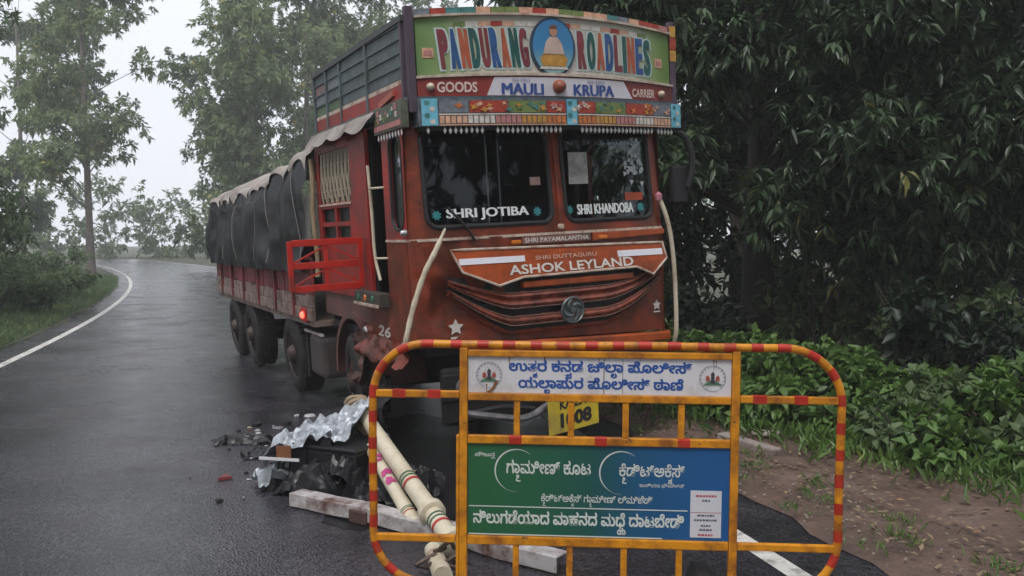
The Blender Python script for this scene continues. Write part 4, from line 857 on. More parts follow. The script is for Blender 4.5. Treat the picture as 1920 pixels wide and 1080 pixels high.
for cx in (-0.517, 0.483):
    cz = 1.262
    em = part(MB().tube([(cx + 0.058 * math.cos(a), -0.0048, cz + 0.058 * math.sin(a)) for a in [k * math.pi / 16 for k in range(32)]], 0.0016, 4, closed=True), 'emblem', EMRING, pan)
    for k in range(20):
        a = k * math.pi / 10 + 0.1
        if 4.2 < a % 6.283 < 5.2: continue
        part(MB().prism([(cx + 0.052 * math.cos(a) + 0.004 * dx, cz + 0.052 * math.sin(a) + 0.004 * dz) for dx, dz in ((-1, -1), (1, -1), (1, 1), (-1, 1))], bm_, 0.0045, 0.0055), 'ring_mark', EMRING, em)
    for poly, m_ in (([(-0.006, -0.012), (0.006, -0.012), (0.008, 0.02), (0, 0.03), (-0.008, 0.02)], EMDRK), ([(-0.030, -0.01), (-0.012, -0.012), (-0.014, 0.004), (-0.022, 0.014), (-0.03, 0.006)], EMRED), ([(0.030, -0.01), (0.012, -0.012), (0.014, 0.004), (0.022, 0.014), (0.03, 0.006)], EMRED), ([(-0.042, -0.03), (0.042, -0.03), (0.022, -0.016), (-0.022, -0.016)], EMGRN), ([(-0.012, -0.022), (0.012, -0.022), (0.009, -0.008), (-0.009, -0.008)], EMDRK)):
        part(MB().prism([(cx + x, cz + z) for x, z in poly], bm_, 0.0045, 0.0062 + 0.0003 * len(poly) + (0.0008 if m_ is EMDRK else 0)), 'emblem_mark', m_, em)
rgs = random.Random(17)
for k in range(9):
    x = rgs.uniform(-0.6, 0.55); wd = rgs.uniform(0.0015, 0.004); zt_ = 1.344 if k % 3 else 1.22; ln = rgs.uniform(0.02, 0.07)
    part(MB().add([(x - wd, -0.0046, zt_), (x + wd, -0.0046, zt_), (x + wd * 0.2, -0.0046, zt_ - ln)], [(0, 2, 1)]), 'rust_streak', RUSTY, pan)
# green to blue lower panel
GB = ramp_x('panel_green_blue', [(-0.62, (0.022, 0.135, 0.045)), (-0.25, (0.018, 0.125, 0.055)), (0.02, (0.012, 0.095, 0.085)), (0.22, (0.012, 0.10, 0.22)), (0.57, (0.012, 0.11, 0.33))], 0.42, var=0.22)
lp = part(MB().box(-0.613, 0.566, -0.004, 0.002, 0.524, 0.948), 'lower_panel', GB, BAR)
LW = M('panel_white_letters', (0.62, 0.66, 0.62), 0.45, var=0.08)
U = lambda f: -0.613 + 1.179 * f
V = lambda f: 0.524 + 0.424 * f
def kl(body, subs, u0, u1, v, h, bev=0.02): put_kannada('lettering', lp, LW, body, subs, U(u0), U(u1), V(v), h, bm_, 0.0052, bevel=bev)
kl('ಸೌಜನ', [('ಸೌಜನ', 'ಯ', 0.4)], 0.028, 0.105, 0.86, 0.014, 0.015)
kl('ಗಾಮೀಣ್ ಕೂಟ', [('ಗಾ', '೭', 0.55)], 0.150, 0.475, 0.685, 0.046, 0.02)
kl('ಕೆಡಿಟ್ಅಕೆಸ್', [('ಕೆ', '೭', 0.55), ('ಕೆಡಿಟ್ಅಕೆ', 'ಸ', 0.45)], 0.583, 0.832, 0.68, 0.042, 0.016)
kl('ಇಂಡಿಯಾ ಫೌಂಡೇಶನ್', [], 0.660, 0.832, 0.565, 0.013, 0.008)
kl('ಕೆಡಿಟ್ಅಕೆಸ್ ಗಾಮೀಣ್ ಲಿಮಿಟೆಡ್', [('ಕೆ', '೭', 0.55), ('ಕೆಡಿಟ್ಅಕೆ', 'ಸ', 0.45), ('ಕೆಡಿಟ್ಅಕೆಸ್ ಗಾ', '೭', 0.55)], 0.285, 0.712, 0.385, 0.026, 0.012)
kl('ನಿಲುಗಡೆಯಾದ ವಾಹನದ ಮಧೆ ದಾಟಬೇಡಿ', [('ನಿಲುಗಡೆಯಾದ ವಾಹನದ ಮಧೆ', 'ಯ', 0.5)], 0.022, 0.832, 0.135, 0.044, 0.028)
part(MB().box(U(0.005), U(0.845), -0.0058, -0.0045, V(0.312), V(0.322)), 'printed_line', LW, lp)
part(MB().box(U(0.005), U(0.75), -0.0058, -0.0045, V(0.006), V(0.018)), 'printed_line', LW, lp)
for cu, cv_ in ((0.19, 0.71), (0.592, 0.71)):
    arc = []
    for k in range(25):
        a = R(52 + 218 * k / 24); r_ = 0.098; t = 0.006 * math.sin(math.pi * min(k / 24 * 1.15, 1)) + 0.001
        arc.append((U(cu) + r_ * math.cos(a), V(cv_) + r_ * math.sin(a), t, a))
    q = MB()
    for x, z, t, a in arc: q.v += [(x - t * math.cos(a) / 2, -0.0055, z - t * math.sin(a) / 2), (x + t * math.cos(a) / 2, -0.0055, z + t * math.sin(a) / 2)]
    q.f = [(2 * k, 2 * k + 1, 2 * k + 3, 2 * k + 2) for k in range(24)]; part(q, 'printed_arc', LW, lp)
NC = M('notice_white', (0.62, 0.62, 0.66), 0.45, var=0.06)
nc = part(MB().slab(U(0.855), U(0.972), V(0.035), V(0.54), bm_, 0.0045, 0.0065, 1, 1), 'notice_sticker', NC, lp)
NT = M('notice_text', (0.10, 0.10, 0.14), 0.5); NR = M('notice_text_red', (0.45, 0.05, 0.08), 0.5)
for kk, (v, wd, m_) in enumerate(((0.485, 0.66, NR), (0.435, 0.25, NT), (0.275, 0.55, NT), (0.225, 0.75, NT), (0.165, 0.3, NT), (0.12, 0.4, NT), (0.065, 0.5, NR))):
    c = 0.9135; rgt = random.Random(kk); x = U(c - 0.058 * wd); xe = U(c + 0.058 * wd)
    while x < xe:
        wl_ = rgt.uniform(0.006, 0.014); part(MB().box(x, min(x + wl_, xe), -0.0078, -0.007, V(v) - 0.004, V(v) + 0.004), 'notice_mark', m_, nc); x += wl_ + 0.0035
part(MB().box(U(0.857), U(0.970), -0.0078, -0.007, V(0.305), V(0.309)), 'notice_mark', NR, nc)

# ================================================================== WRECKAGE ON THE ROAD
BEAMW = M('chipped_white_beam', (0.52, 0.50, 0.50), 0.5, var=0.12, scale=6, dirt=(0.12, 0.06, 0.045), damt=0.52, dscale=5, bump=0.15)
a = Vector((-1.56, 6.06, 0.0)); b = Vector((0.24, 4.80, 0.0)); d = (b - a).normalized(); L = (b - a).length
bo = empty('bumper_beam', a, math.atan2(d.y, d.x), 'torn off white bumper beam with rust patches lying across the road', 'bumper')
prof = [(0.0, 0.01), (0.0, 0.105), (0.13, 0.105), (0.13, 0.092), (0.012, 0.092), (0.012, 0.01)]
q = MB(); N = 26
for i in range(N + 1):
    x = L * i / N; dz = 0.012 * nz2(x, 0, 2.5, 2); dy = 0.05 * math.sin(x * 1.4) + 0.02 * nz2(x, 3, 3, 1)
    q.v += [(x, y + dy, max(z + dz, 0.004)) for y, z in prof]
for i in range(N):
    for k in range(6): q.f.append((i * 6 + k, i * 6 + (k + 1) % 6, (i + 1) * 6 + (k + 1) % 6, (i + 1) * 6 + k))
q.f += [tuple(range(5, -1, -1)), tuple(N * 6 + k for k in range(6))]
part(q, 'channel', BEAMW, bo, bevel=0.006)
part(MB().box(0.56, 0.72, 0.02, 0.165, 0.0, 0.09), 'mounting_bracket', M('rusted_bracket', (0.09, 0.05, 0.04), 0.7, var=0.4), bo, bevel=0.01)
# black battery box
bx_ = empty('battery_box', (-1.30, 6.58, 0), R(-26), 'black battery box standing behind the white beam', 'battery box')
part(MB().box(-0.30, 0.30, -0.22, 0.22, 0.005, 0.33), 'case', M('battery_black', (0.012, 0.012, 0.014), 0.4, var=0.4), bx_, bevel=0.02)
part(MB().box(-0.31, 0.31, -0.23, 0.23, 0.332, 0.36), 'lid', M('battery_lid', (0.02, 0.02, 0.022), 0.4), bx_, bevel=0.01)
for x in (-0.15, 0.15): part(MB().box(x - 0.02, x + 0.02, -0.236, -0.222, 0.01, 0.325), 'rib', MATS['battery_black'], bx_)
# crumpled sheet over it
SILV = M('crumpled_silver', (0.42, 0.46, 0.50), 0.38, metal=0.3, var=0.35, scale=6, dirt=(0.14, 0.14, 0.15), damt=0.35, dscale=9)
def crum(u, v):
    x = -0.36 + 0.72 * u; y = -0.24 + 0.46 * v
    n1 = mnoise.noise(Vector((x * 5, y * 5, 1))) * 0.08 + abs(mnoise.noise(Vector((x * 9, y * 9, 7)))) * 0.13 + mnoise.cell(Vector((x * 13, y * 13, 2))) * 0.022
    z = 0.40 + n1 - 0.30 * max(0.18 - u, 0) * 3 + 0.14 * max(u - 0.45, 0) + 0.18 * v * u
    return (x + 0.05 * nz2(y * 4, x, 1, 3), y + 0.05 * nz2(x * 4, y, 1, 6), z)
cs = MB().grid(crum, 26, 18).build('crumpled_sheet', SILV); cs.location = (-1.50, 6.64, -0.05); cs.rotation_euler = (0, 0, R(-8)); cs.scale = (1.0, 1.05, 1.0)
sol = cs.modifiers.new('thickness', 'SOLIDIFY'); sol.thickness = 0.004
tag(cs, 'crumpled silver sheet metal draped over the black battery box', 'sheet metal')
def crum2(seed, sx, sy, amp, sag):
    def f(u, v):
        x, y = sx * (u - 0.5), sy * (v - 0.5); r_ = max(abs(u - 0.5), abs(v - 0.5)) * 2
        z = amp * (1.2 + mnoise.cell(Vector((x * 9, y * 9, seed))) * 0.5 + mnoise.noise(Vector((x * 7, y * 7, seed))) * 0.9 + 0.6 * abs(mnoise.noise(Vector((x * 16, y * 16, seed))))) - sag * r_ ** 2
        return (x + 0.06 * nz2(y * 5, x * 5, 1, seed), y + 0.06 * nz2(x * 5, y * 5, 1, seed + 4), max(z, 0.006))
    return f
BLKP = M('torn_black_plastic', (0.010, 0.010, 0.012), 0.32, var=0.5, scale=7)
for sd_, c_, sx_, sy_, am_, sg_, rz_, m_, lb_ in ((1, (-1.62, 6.75, 0), 0.62, 0.5, 0.13, 0.2, 10, BLKP, 'torn black plastic crumpled at the outer end of the battery box'),
        (2, (-1.05, 6.25, 0), 0.5, 0.34, 0.12, 0.14, -30, BLKP, 'black plastic scrap wedged between white beam and cream pipes'),
        (3, (-1.45, 6.32, 0), 0.55, 0.26, 0.14, 0.16, -30, BLKP, 'torn black plastic lying in front of the battery box'),
        (4, (-1.80, 6.62, 0.0), 0.34, 0.26, 0.10, 0.05, 35, SILV, 'small torn silver scrap beside the crumpled sheet'),
        (5, (-0.75, 6.55, 0), 0.45, 0.5, 0.09, 0.1, 15, BLKP, 'black plastic scrap on the road behind the flowered pipe'),
        (8, (-1.28, 6.45, 0.12), 0.6, 0.42, 0.16, 0.2, -20, BLKP, 'crumpled black plastic heaped over the battery box lid'),
        (9, (-1.2, 6.95, 0), 0.55, 0.5, 0.2, 0.2, 30, BLKP, 'crumpled black plastic behind the raised pipe end'),
        (6, (-2.1, 7.6, 0), 0.5, 0.3, 0.05, 0.05, 25, BLKP, 'flattened black plastic scrap near the steered wheel'),
        (7, (-2.45, 8.0, 0), 0.6, 0.18, 0.05, 0.05, 8, BLKP, 'long black rubber scrap beside the second wheel')):
    o = MB().grid(crum2(sd_, sx_, sy_, am_, sg_), 18, 14).build('torn_scrap', m_); o.location = c_; o.rotation_euler = (0, 0, R(rz_)); tag(o, lb_, 'scrap')
    q_ = o.modifiers.new('thickness', 'SOLIDIFY'); q_.thickness = 0.003
part(MB().bar((-0.20, -0.25, 0.36), (-0.09, -0.25, 0.365), 0.012, 0.09), 'torn_label', M('label_brown', (0.22, 0.09, 0.04), 0.5), cs)
part(MB().bar((-0.33, -0.262, 0.315), (-0.02, -0.268, 0.31), 0.012, 0.02), 'white_edge', WHITE, cs)
# cream painted guard pipes
PIPE = M('cream_pipe', (0.62, 0.56, 0.42), 0.42, var=0.08, scale=7, dirt=(0.40, 0.31, 0.2), damt=0.3, coat=0.2)
STR = {c: M('stripe_' + c, k, 0.45) for c, k in dict(red=(0.42, 0.03, 0.03), green=(0.05, 0.13, 0.07), magenta=(0.45, 0.05, 0.20)).items()}
def pipe(label, p0, p1, r, stripes, flowers, wrap=None, collars=()):
    p0, p1 = Vector(p0), Vector(p1); d = (p1 - p0).normalized(); L = (p1 - p0).length
    o = empty('guard_pipe', p0, 0, label, 'pipe'); P_ = lambda t: d * (L * t)
    part(MB().tube([P_(k / 12) for k in range(13)], [r * (0.9 + 0.1 * k / 12) for k in range(13)], 18), 'tube', PIPE, o, smooth=True)
    for t, c, wd in stripes: part(MB().tube([P_(t), P_(t + wd)], r * 1.025, 18, cap=False), 'painted_stripe', STR[c], o, smooth=True)
    for t in collars: part(MB().tube([P_(t), P_(t + 0.006), P_(t + 0.03), P_(t + 0.036)], [r, r * 1.4, r * 1.4, r], 18), 'collar', PIPE, o, smooth=True)
    s_ = d.cross(Vector((0, 0, 1))).normalized(); up = s_.cross(d).normalized(); rg = random.Random(int(L * 100))
    face = (-Vector((0, 0.75, -0.65))).normalized(); face = Vector((0.1, -0.75, 0.6)); face = (face - d * face.dot(d)).normalized(); sd_ = d.cross(face)
    for t in flowers:
        for k in range(9):
            c = t + rg.uniform(-0.035, 0.035); a = rg.uniform(-0.5, 0.5); n = (face * math.cos(a) + sd_ * math.sin(a)); e = d.cross(n)
            ctr = P_(c) + n * r * 1.02; pet = [ctr + (d * math.cos(q) + e * math.sin(q)) * 0.022 * (1 if k % 2 else 0.7) for q in [i * math.pi / 3 for i in range(6)]]
            part(MB().add(pet, [tuple(range(6))]), 'painted_petal', STR['magenta'], o)
    return o
st4 = lambda t: [(t, 'green', 0.008), (t + 0.018, 'green', 0.008), (t + 0.04, 'red', 0.012)]
gp = pipe('thick cream guard pipe with striped bands and a wide collar, upper of two', (-1.24, 7.0, 0.54), (-0.34, 5.08, 0.085), 0.062, st4(0.60) + st4(0.86), (), collars=(0.80, 0.965))
gp2 = pipe('thinner cream guard pipe with magenta flowers, lying under the thicker pipe', (-1.05, 6.45, 0.33), (-0.61, 5.50, 0.06), 0.05, st4(0.84), (0.22, 0.40, 0.52))
gp3 = pipe('short stub of striped cream pipe lying at the foot of the thick pipe', (-0.46, 5.02, 0.075), (-0.37, 4.62, 0.075), 0.055, st4(0.30), ())
ROPE = M('grimy_cloth', (0.30, 0.23, 0.15), 0.85, var=0.35, scale=12, bump=0.4, bscale=25)
rg = random.Random(8); cl = MB()
for k in range(5):
    c = Vector((-1.255 + 0.025 * k, 7.02 - 0.05 * k, 0.545 - 0.012 * k)); d = Vector((0.42, -0.90, -0.21)).normalized(); s_ = d.cross(Vector((0, 0, 1))).normalized(); u_ = s_.cross(d)
    cl.tube([c + (s_ * math.cos(a) + u_ * math.sin(a)) * (0.075 + 0.012 * math.sin(3 * a + k)) for a in [q * math.pi / 9 for q in range(18)]], 0.022, 6, closed=True)
cl.tube(smoothpath([(-1.2, 6.95, 0.42), (-1.13, 6.85, 0.28), (-1.08, 6.9, 0.12), (-1.0, 6.85, 0.02)]), [0.05, 0.055, 0.06, 0.06, 0.06, 0.06, 0.055, 0.05, 0.05, 0.05, 0.05, 0.05, 0.05, 0.05, 0.05, 0.05, 0.05, 0.05, 0.04], 8)
tag(cl.build('cloth_binding', ROPE, smooth=True), 'dirty tan cloth wound round the raised end of the thick pipe', 'cloth')
# mangled metal at the lower pipe end
mm = MB()
for k in range(7):
    p = Vector((-0.36 + rg.uniform(-0.1, 0.14), 4.80 + rg.uniform(-0.12, 0.1), 0.06 + rg.uniform(0, 0.1)))
    mm.tube(smoothpath([p, p + 0.7 * Vector((rg.uniform(-0.1, 0.1), rg.uniform(-0.1, 0.1), rg.uniform(-0.05, 0.08))), p + Vector((rg.uniform(-0.16, 0.16), rg.uniform(-0.1, 0.1), -0.05))], 4), 0.013, 7)
tag(mm.build('mangled_bracket', M('mangled_steel', (0.12, 0.09, 0.075), 0.35, metal=0.6, var=0.5, scale=10), smooth=True), 'mangled steel bracket at the low end of the thick pipe', 'bracket')
# loose boards and shards
def slabobj(name, c, sx, sy, sz, rz, mat, label, cat, tilt=0.0):
    o = MB().box(-sx / 2, sx / 2, -sy / 2, sy / 2, 0, sz).build(name, mat, bevel=0.004); o.location = c; o.rotation_euler = (tilt, 0, rz); return tag(o, label, cat)
slabobj('metal_strip', (-0.97, 6.35, 0.06), 0.30, 0.05, 0.012, R(-62), WHITE, 'narrow white metal strip leaning beside the flowered pipe', 'metal strip', 0.4)
slabobj('wood_block', (-0.74, 6.7, 0.01), 0.16, 0.09, 0.10, R(35), ROPE, 'small brown wood block lying behind the cream pipes', 'wood block')
GL = 'small broken fragment scattered on the wet road beside the truck'
fragm = [M('shard_white', (0.6, 0.6, 0.62), 0.4), M('shard_red', (0.20, 0.03, 0.03), 0.4), M('shard_dark', (0.02, 0.02, 0.022), 0.5), M('shard_grey', (0.22, 0.22, 0.23), 0.4), M('shard_yellow', (0.5, 0.42, 0.2), 0.5)]
rg = random.Random(21)
spots = [(-2.35 + rg.gauss(0, 0.28), 8.5 + rg.gauss(0, 0.55)) for k in range(46)] + [(-1.75 + rg.gauss(0, 0.3), 7.5 + rg.gauss(0, 0.3)) for k in range(20)] + [(-0.35 + rg.gauss(0, 0.25), 6.7 + rg.gauss(0, 0.3)) for k in range(14)] + [(-2.0 + rg.gauss(0, 0.2), 6.8 + rg.gauss(0, 0.3)) for k in range(12)]
for k, (x, y) in enumerate(spots):
    s_ = rg.uniform(0.012, 0.045) if k % 9 else rg.uniform(0.05, 0.09); h = s_ * rg.uniform(0.15, 0.5)
    n = rg.choice((3, 4, 5)); ang = sorted(rg.random() * 6.283 for _ in range(n))
    ang = [i * 6.283 / n + rg.uniform(-0.4, 0.4) for i in range(n)]
    pl = [(s_ * rg.uniform(0.5, 1) * math.cos(a), s_ * rg.uniform(0.5, 1) * math.sin(a)) for a in ang]
    q = MB(); q.v = [(px, py, 0.0) for px, py in pl] + [(px * 0.8, py * 0.85, h * rg.uniform(0.6, 1)) for px, py in pl]
    q.f = [tuple(range(n - 1, -1, -1)), tuple(range(n, 2 * n))] + [(i, (i + 1) % n, (i + 1) % n + n, i + n) for i in range(n)]
    m_ = rg.choices(range(5), (3, 1, 7, 4, 1))[0]; cn = ('white', 'red', 'black', 'grey', 'yellow')[m_]
    o = q.build('broken_fragment', fragm[m_]); o.location = (x, y, 0.005)
    where = 'wheels' if y > 8 else ('battery box' if x < -1.2 else 'barricade')
    tag(o, 'small %s broken fragment on the wet road near the %s' % (cn, where), 'fragment', '%s fragments near the %s' % (cn, where))

# ================================================================== VEGETATION
def unit(a): return a / np.maximum(np.linalg.norm(a, axis=-1, keepdims=True), 1e-9)
def leaf_mesh(name, pos, dirs, ups, length, width, fold=0.25, droop=0.15):
    """folded pointed leaves, four vertices and two faces each"""
    n = len(pos); d = unit(dirs); s = unit(np.cross(d, ups)); u = np.cross(s, d)
    length = np.broadcast_to(np.asarray(length, float), (n,))[:, None]; width = np.broadcast_to(np.asarray(width, float), (n,))[:, None]
    mid = pos + d * length * 0.42
    V = np.empty((n, 4, 3)); V[:, 0] = pos; V[:, 1] = mid + s * width * 0.5 + u * width * fold; V[:, 2] = pos + d * length - np.array([0, 0, 1.0]) * length * droop; V[:, 3] = mid - s * width * 0.5 + u * width * fold
    idx = np.arange(n)[:, None] * 4
    F = np.concatenate([idx + np.array([0, 1, 2]), idx + np.array([0, 2, 3])], 1).reshape(-1)
    me = bpy.data.meshes.new(name); me.vertices.add(n * 4); me.vertices.foreach_set('co', V.reshape(-1))
    me.loops.add(n * 6); me.loops.foreach_set('vertex_index', F.astype(np.int32)); me.polygons.add(n * 2)
    me.polygons.foreach_set('loop_start', np.arange(0, n * 6, 3, dtype=np.int32)); me.polygons.foreach_set('loop_total', np.full(n * 2, 3, np.int32))
    me.update(calc_edges=True); return me
def rosettes(rng, centres, radii, n_cl, per, leaf_l, leaf_w, shell=(0.55, 1.0), spread=0.9, droopy=0.5, twig=0.12):
    """clusters of leaves on twig tips spread through a set of blobs"""
    C = np.array(centres); Rd = np.array(radii)
    if Rd.ndim == 1: Rd = np.repeat(Rd[:, None], 3, 1)
    p = Rd.prod(1) ** (2 / 3); k = rng.choice(len(C), n_cl, p=p / p.sum())
    dv = unit(rng.normal(size=(n_cl, 3))); rr = rng.uniform(shell[0], shell[1], n_cl)[:, None]
    tip = C[k] + dv * Rd[k] * rr
    ax = unit(dv * 0.8 + rng.normal(size=(n_cl, 3)) * 0.45 + np.array([0, 0, -droopy]))
    pos = np.repeat(tip, per, 0); ax_ = np.repeat(ax, per, 0); n = len(pos)
    rad = unit(np.cross(ax_, rng.normal(size=(n, 3))))
    al = rng.uniform(0, 1, (n, 1)); pos = pos - ax_ * al * twig + rad * 0.01
    d = unit(ax_ * rng.uniform(0.35, 1.0, (n, 1)) + rad * spread + np.array([0, 0, -0.35 * droopy]))
    ups = unit(np.array([0, 0, 1.0]) + rng.normal(size=(n, 3)) * 0.35)
    sc = rng.uniform(0.4, 1.3, n)
    return pos, d, ups, leaf_l * sc, leaf_w * sc
BARK = M('dark_bark', (0.05, 0.042, 0.035), 0.85, var=0.4, scale=6, bump=0.6, bscale=20)
BARKP = M('pale_bark', (0.16, 0.14, 0.12), 0.85, var=0.35, scale=6, bump=0.4, bscale=20)
def make_tree(name, label, base, height, blobs, leaf, mat, bark, seed, n_cl, per, group=None, trunk_r=0.22, shell=(0.5, 1.0), spread=0.9, droopy=0.5, cat='tree', twig=0.12, leanx=0.0):
    """blobs: (dx,dy,z,rx,ry,rz) relative to the base"""
    rng = np.random.default_rng(seed); rg = random.Random(seed)
    t = empty(name, base, 0, label, cat, group)
    tb = MB(); pts = []; N = 9
    for k in range(N): f = k / (N - 1); pts.append((leanx * f + 0.12 * math.sin(2.1 * f + seed), 0.12 * math.cos(1.7 * f + seed) - 0.12 * math.cos(seed), height * 0.8 * f - 0.15))
    rs = [trunk_r * (1.35 if k == 0 else 1.0) * (1 - 0.75 * k / (N - 1)) for k in range(N)]
    tb.tube(pts, rs, 10); fmin = 0.3 if trunk_r > 0.25 else 0.15
    for (dx, dy, z, rx, ry, rz) in blobs:
        f = min(max((z - rz * 0.6 - 0.35 * math.hypot(dx, dy)) / (height * 0.8), fmin), 0.92); i = f * (N - 1); j = min(int(i), N - 2); q = Vector(pts[j]).lerp(Vector(pts[j + 1]), i - j)
        e = Vector((dx, dy, z)); m1 = q.lerp(e, 0.5) + Vector((rg.uniform(-0.2, 0.2), rg.uniform(-0.2, 0.2), rg.uniform(0, 0.25)))
        r0 = max(trunk_r * (1 - 0.75 * f) * 0.28, 0.018); path = smoothpath([q, m1, e], 4); tb.tube(path, [r0 * (1 - 0.8 * k / (len(path) - 1)) for k in range(len(path))], 6)
        for _ in range(4):
            d = Vector((rg.gauss(0, 1), rg.gauss(0, 1), rg.gauss(0, 0.7))).normalized(); a = m1.lerp(e, rg.uniform(0.3, 1)); tb.tube([a, a + Vector((d.x * rx, d.y * ry, d.z * rz)) * 0.8], [r0 * 0.3, r0 * 0.08], 4)
    part(tb, 'trunk', bark, t, smooth=True)
    a = rosettes(rng, [b[:3] for b in blobs], [b[3:] for b in blobs], n_cl, per, leaf[0], leaf[1], shell, spread, droopy, twig)
    me = leaf_mesh('crown', *a); c = link('crown', me, mat, t); return t

MANGO = leaf_mat('mango_leaf', (0.016, 0.038, 0.018), (0.105, 0.16, 0.085), 0.34, 0.22)
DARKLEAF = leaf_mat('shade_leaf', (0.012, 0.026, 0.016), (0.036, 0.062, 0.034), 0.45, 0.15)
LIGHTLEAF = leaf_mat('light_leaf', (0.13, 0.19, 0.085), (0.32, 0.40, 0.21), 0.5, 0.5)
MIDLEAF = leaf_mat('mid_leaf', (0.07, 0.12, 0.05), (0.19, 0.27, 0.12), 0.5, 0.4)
HERB = leaf_mat('herb_leaf', (0.055, 0.12, 0.03), (0.17, 0.29, 0.07), 0.4, 0.3)
def blobs(seed, n, cx, cy, z0, z1, rx, ry, rmin, rmax):
    rg = random.Random(seed); out = []
    for k in range(n):
        z = z0 + (z1 - z0) * (k + rg.random()) / n; a = rg.random() * 6.283; f = math.sqrt(rg.random()); r = rg.uniform(rmin, rmax)
        out.append((cx + rx * f * math.cos(a), cy + ry * f * math.sin(a), z, r, r, r * rg.uniform(0.6, 0.85)))
    return out
# the big mango by the road on the right, boughs drooping almost to the verge
b1 = blobs(1, 26, 0.0, 0.0, 2.2, 8.5, 3.2, 2.6, 0.8, 1.4) + [(1.6, -1.6, 1.7, 1.1, 0.9, 0.7), (2.6, -1.2, 1.5, 1.2, 1.0, 0.7), (0.7, -2.2, 2.7, 1.0, 0.9, 0.7), (2.4, -2.2, 3.0, 1.3, 0.9, 0.8), (1.0, -2.4, 4.2, 1.2, 0.8, 0.8), (-0.9, -1.8, 3.9, 0.9, 0.8, 0.7), (-1.2, -1.2, 2.8, 0.7, 0.7, 0.6), (-0.7, -2.0, 5.3, 1.1, 0.8, 0.8), (2.2, -2.4, 5.4, 1.2, 0.8, 0.8), (3.6, -1.8, 2.2, 1.2, 1.0, 0.8), (3.8, -1.8, 4.2, 1.2, 1.0, 0.9), (1.2, -1.0, 1.5, 1.0, 0.8, 0.8), (0.0, -1.4, 2.0, 0.8, 0.7, 0.7), (2.0, -0.6, 2.4, 1.3, 1.0, 0.9), (0.4, -1.6, 3.4, 1.0, 0.9, 0.8), (-1.7, -1.0, 4.4, 0.9, 0.8, 0.8), (3.2, -1.0, 3.2, 1.2, 1.0, 0.9)]
make_tree('mango_tree', 'dense dark mango tree with drooping boughs beside the truck front', (3.4, 12.6, 0.3), 8.0, b1, (0.19, 0.056), MANGO, BARK, 1, 7600, 14, trunk_r=0.26, shell=(0.3, 1.0), droopy=0.6)
make_tree('mango_tree', 'broad mango tree rising above the dirt verge past the barricade end', (8.2, 11.2, 0.5), 8.5, blobs(2, 30, 0, 0, 1.6, 9.0, 3.2, 2.6, 0.9, 1.5), (0.19, 0.056), MANGO, BARK, 2, 4800, 13, trunk_r=0.26, shell=(0.3, 1.0), droopy=0.55)
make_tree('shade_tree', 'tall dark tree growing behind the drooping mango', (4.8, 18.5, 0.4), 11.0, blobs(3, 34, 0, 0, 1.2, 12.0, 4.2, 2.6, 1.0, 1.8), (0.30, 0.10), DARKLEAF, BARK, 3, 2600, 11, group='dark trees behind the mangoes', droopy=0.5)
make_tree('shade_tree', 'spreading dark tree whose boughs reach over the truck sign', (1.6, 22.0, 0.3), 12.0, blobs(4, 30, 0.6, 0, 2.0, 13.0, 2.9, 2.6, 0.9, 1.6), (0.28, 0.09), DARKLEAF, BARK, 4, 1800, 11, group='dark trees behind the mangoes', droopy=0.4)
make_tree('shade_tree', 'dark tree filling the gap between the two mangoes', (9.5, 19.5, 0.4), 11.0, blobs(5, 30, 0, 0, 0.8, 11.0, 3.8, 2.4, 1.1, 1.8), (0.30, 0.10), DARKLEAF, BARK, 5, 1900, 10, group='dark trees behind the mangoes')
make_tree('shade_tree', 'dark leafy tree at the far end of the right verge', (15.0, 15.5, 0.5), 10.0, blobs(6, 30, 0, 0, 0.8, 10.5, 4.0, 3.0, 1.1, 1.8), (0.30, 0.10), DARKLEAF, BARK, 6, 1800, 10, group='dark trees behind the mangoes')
# feathery paler trees beyond the road on the left
def tall(seed, x, y, h, rx, label, ncl, mat=LIGHTLEAF, z0=3.0, l=0.20):
    k_ = 1.65 if y >= 27 else 1.0
    x, y, h, rx, z0, l = x * k_, y * k_, h * k_, rx * k_, z0 * k_, l * (1 + (k_ - 1) * 0.9)
    make_tree('roadside_tree', label, (x, y, 0.2), h, blobs(seed, 30, 0, 0, z0, h * 1.04, rx, rx, 0.7 * k_, 1.35 * k_), (l, l * 0.38), mat, BARKP, seed, ncl, 16, group='pale trees across the road', trunk_r=0.2, shell=(0.25, 1.0), droopy=0.35, twig=0.3, spread=1.1)
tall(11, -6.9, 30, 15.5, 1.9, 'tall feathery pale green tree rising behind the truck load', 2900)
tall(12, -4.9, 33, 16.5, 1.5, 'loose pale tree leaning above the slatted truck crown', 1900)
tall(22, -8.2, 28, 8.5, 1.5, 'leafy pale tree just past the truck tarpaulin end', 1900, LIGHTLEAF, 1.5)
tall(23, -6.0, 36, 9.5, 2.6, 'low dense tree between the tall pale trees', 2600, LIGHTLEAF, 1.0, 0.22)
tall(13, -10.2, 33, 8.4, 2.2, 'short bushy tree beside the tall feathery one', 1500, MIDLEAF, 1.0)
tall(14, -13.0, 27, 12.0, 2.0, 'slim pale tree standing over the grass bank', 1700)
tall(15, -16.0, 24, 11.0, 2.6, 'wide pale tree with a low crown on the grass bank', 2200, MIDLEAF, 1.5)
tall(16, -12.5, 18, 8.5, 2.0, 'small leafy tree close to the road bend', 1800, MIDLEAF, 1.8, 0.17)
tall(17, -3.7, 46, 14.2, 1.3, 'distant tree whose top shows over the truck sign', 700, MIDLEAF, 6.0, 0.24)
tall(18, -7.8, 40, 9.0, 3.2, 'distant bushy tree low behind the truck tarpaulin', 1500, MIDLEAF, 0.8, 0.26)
tall(19, -20.0, 36, 13.0, 3.2, 'distant broad tree far along the bank', 1700, MIDLEAF, 1.0, 0.26)
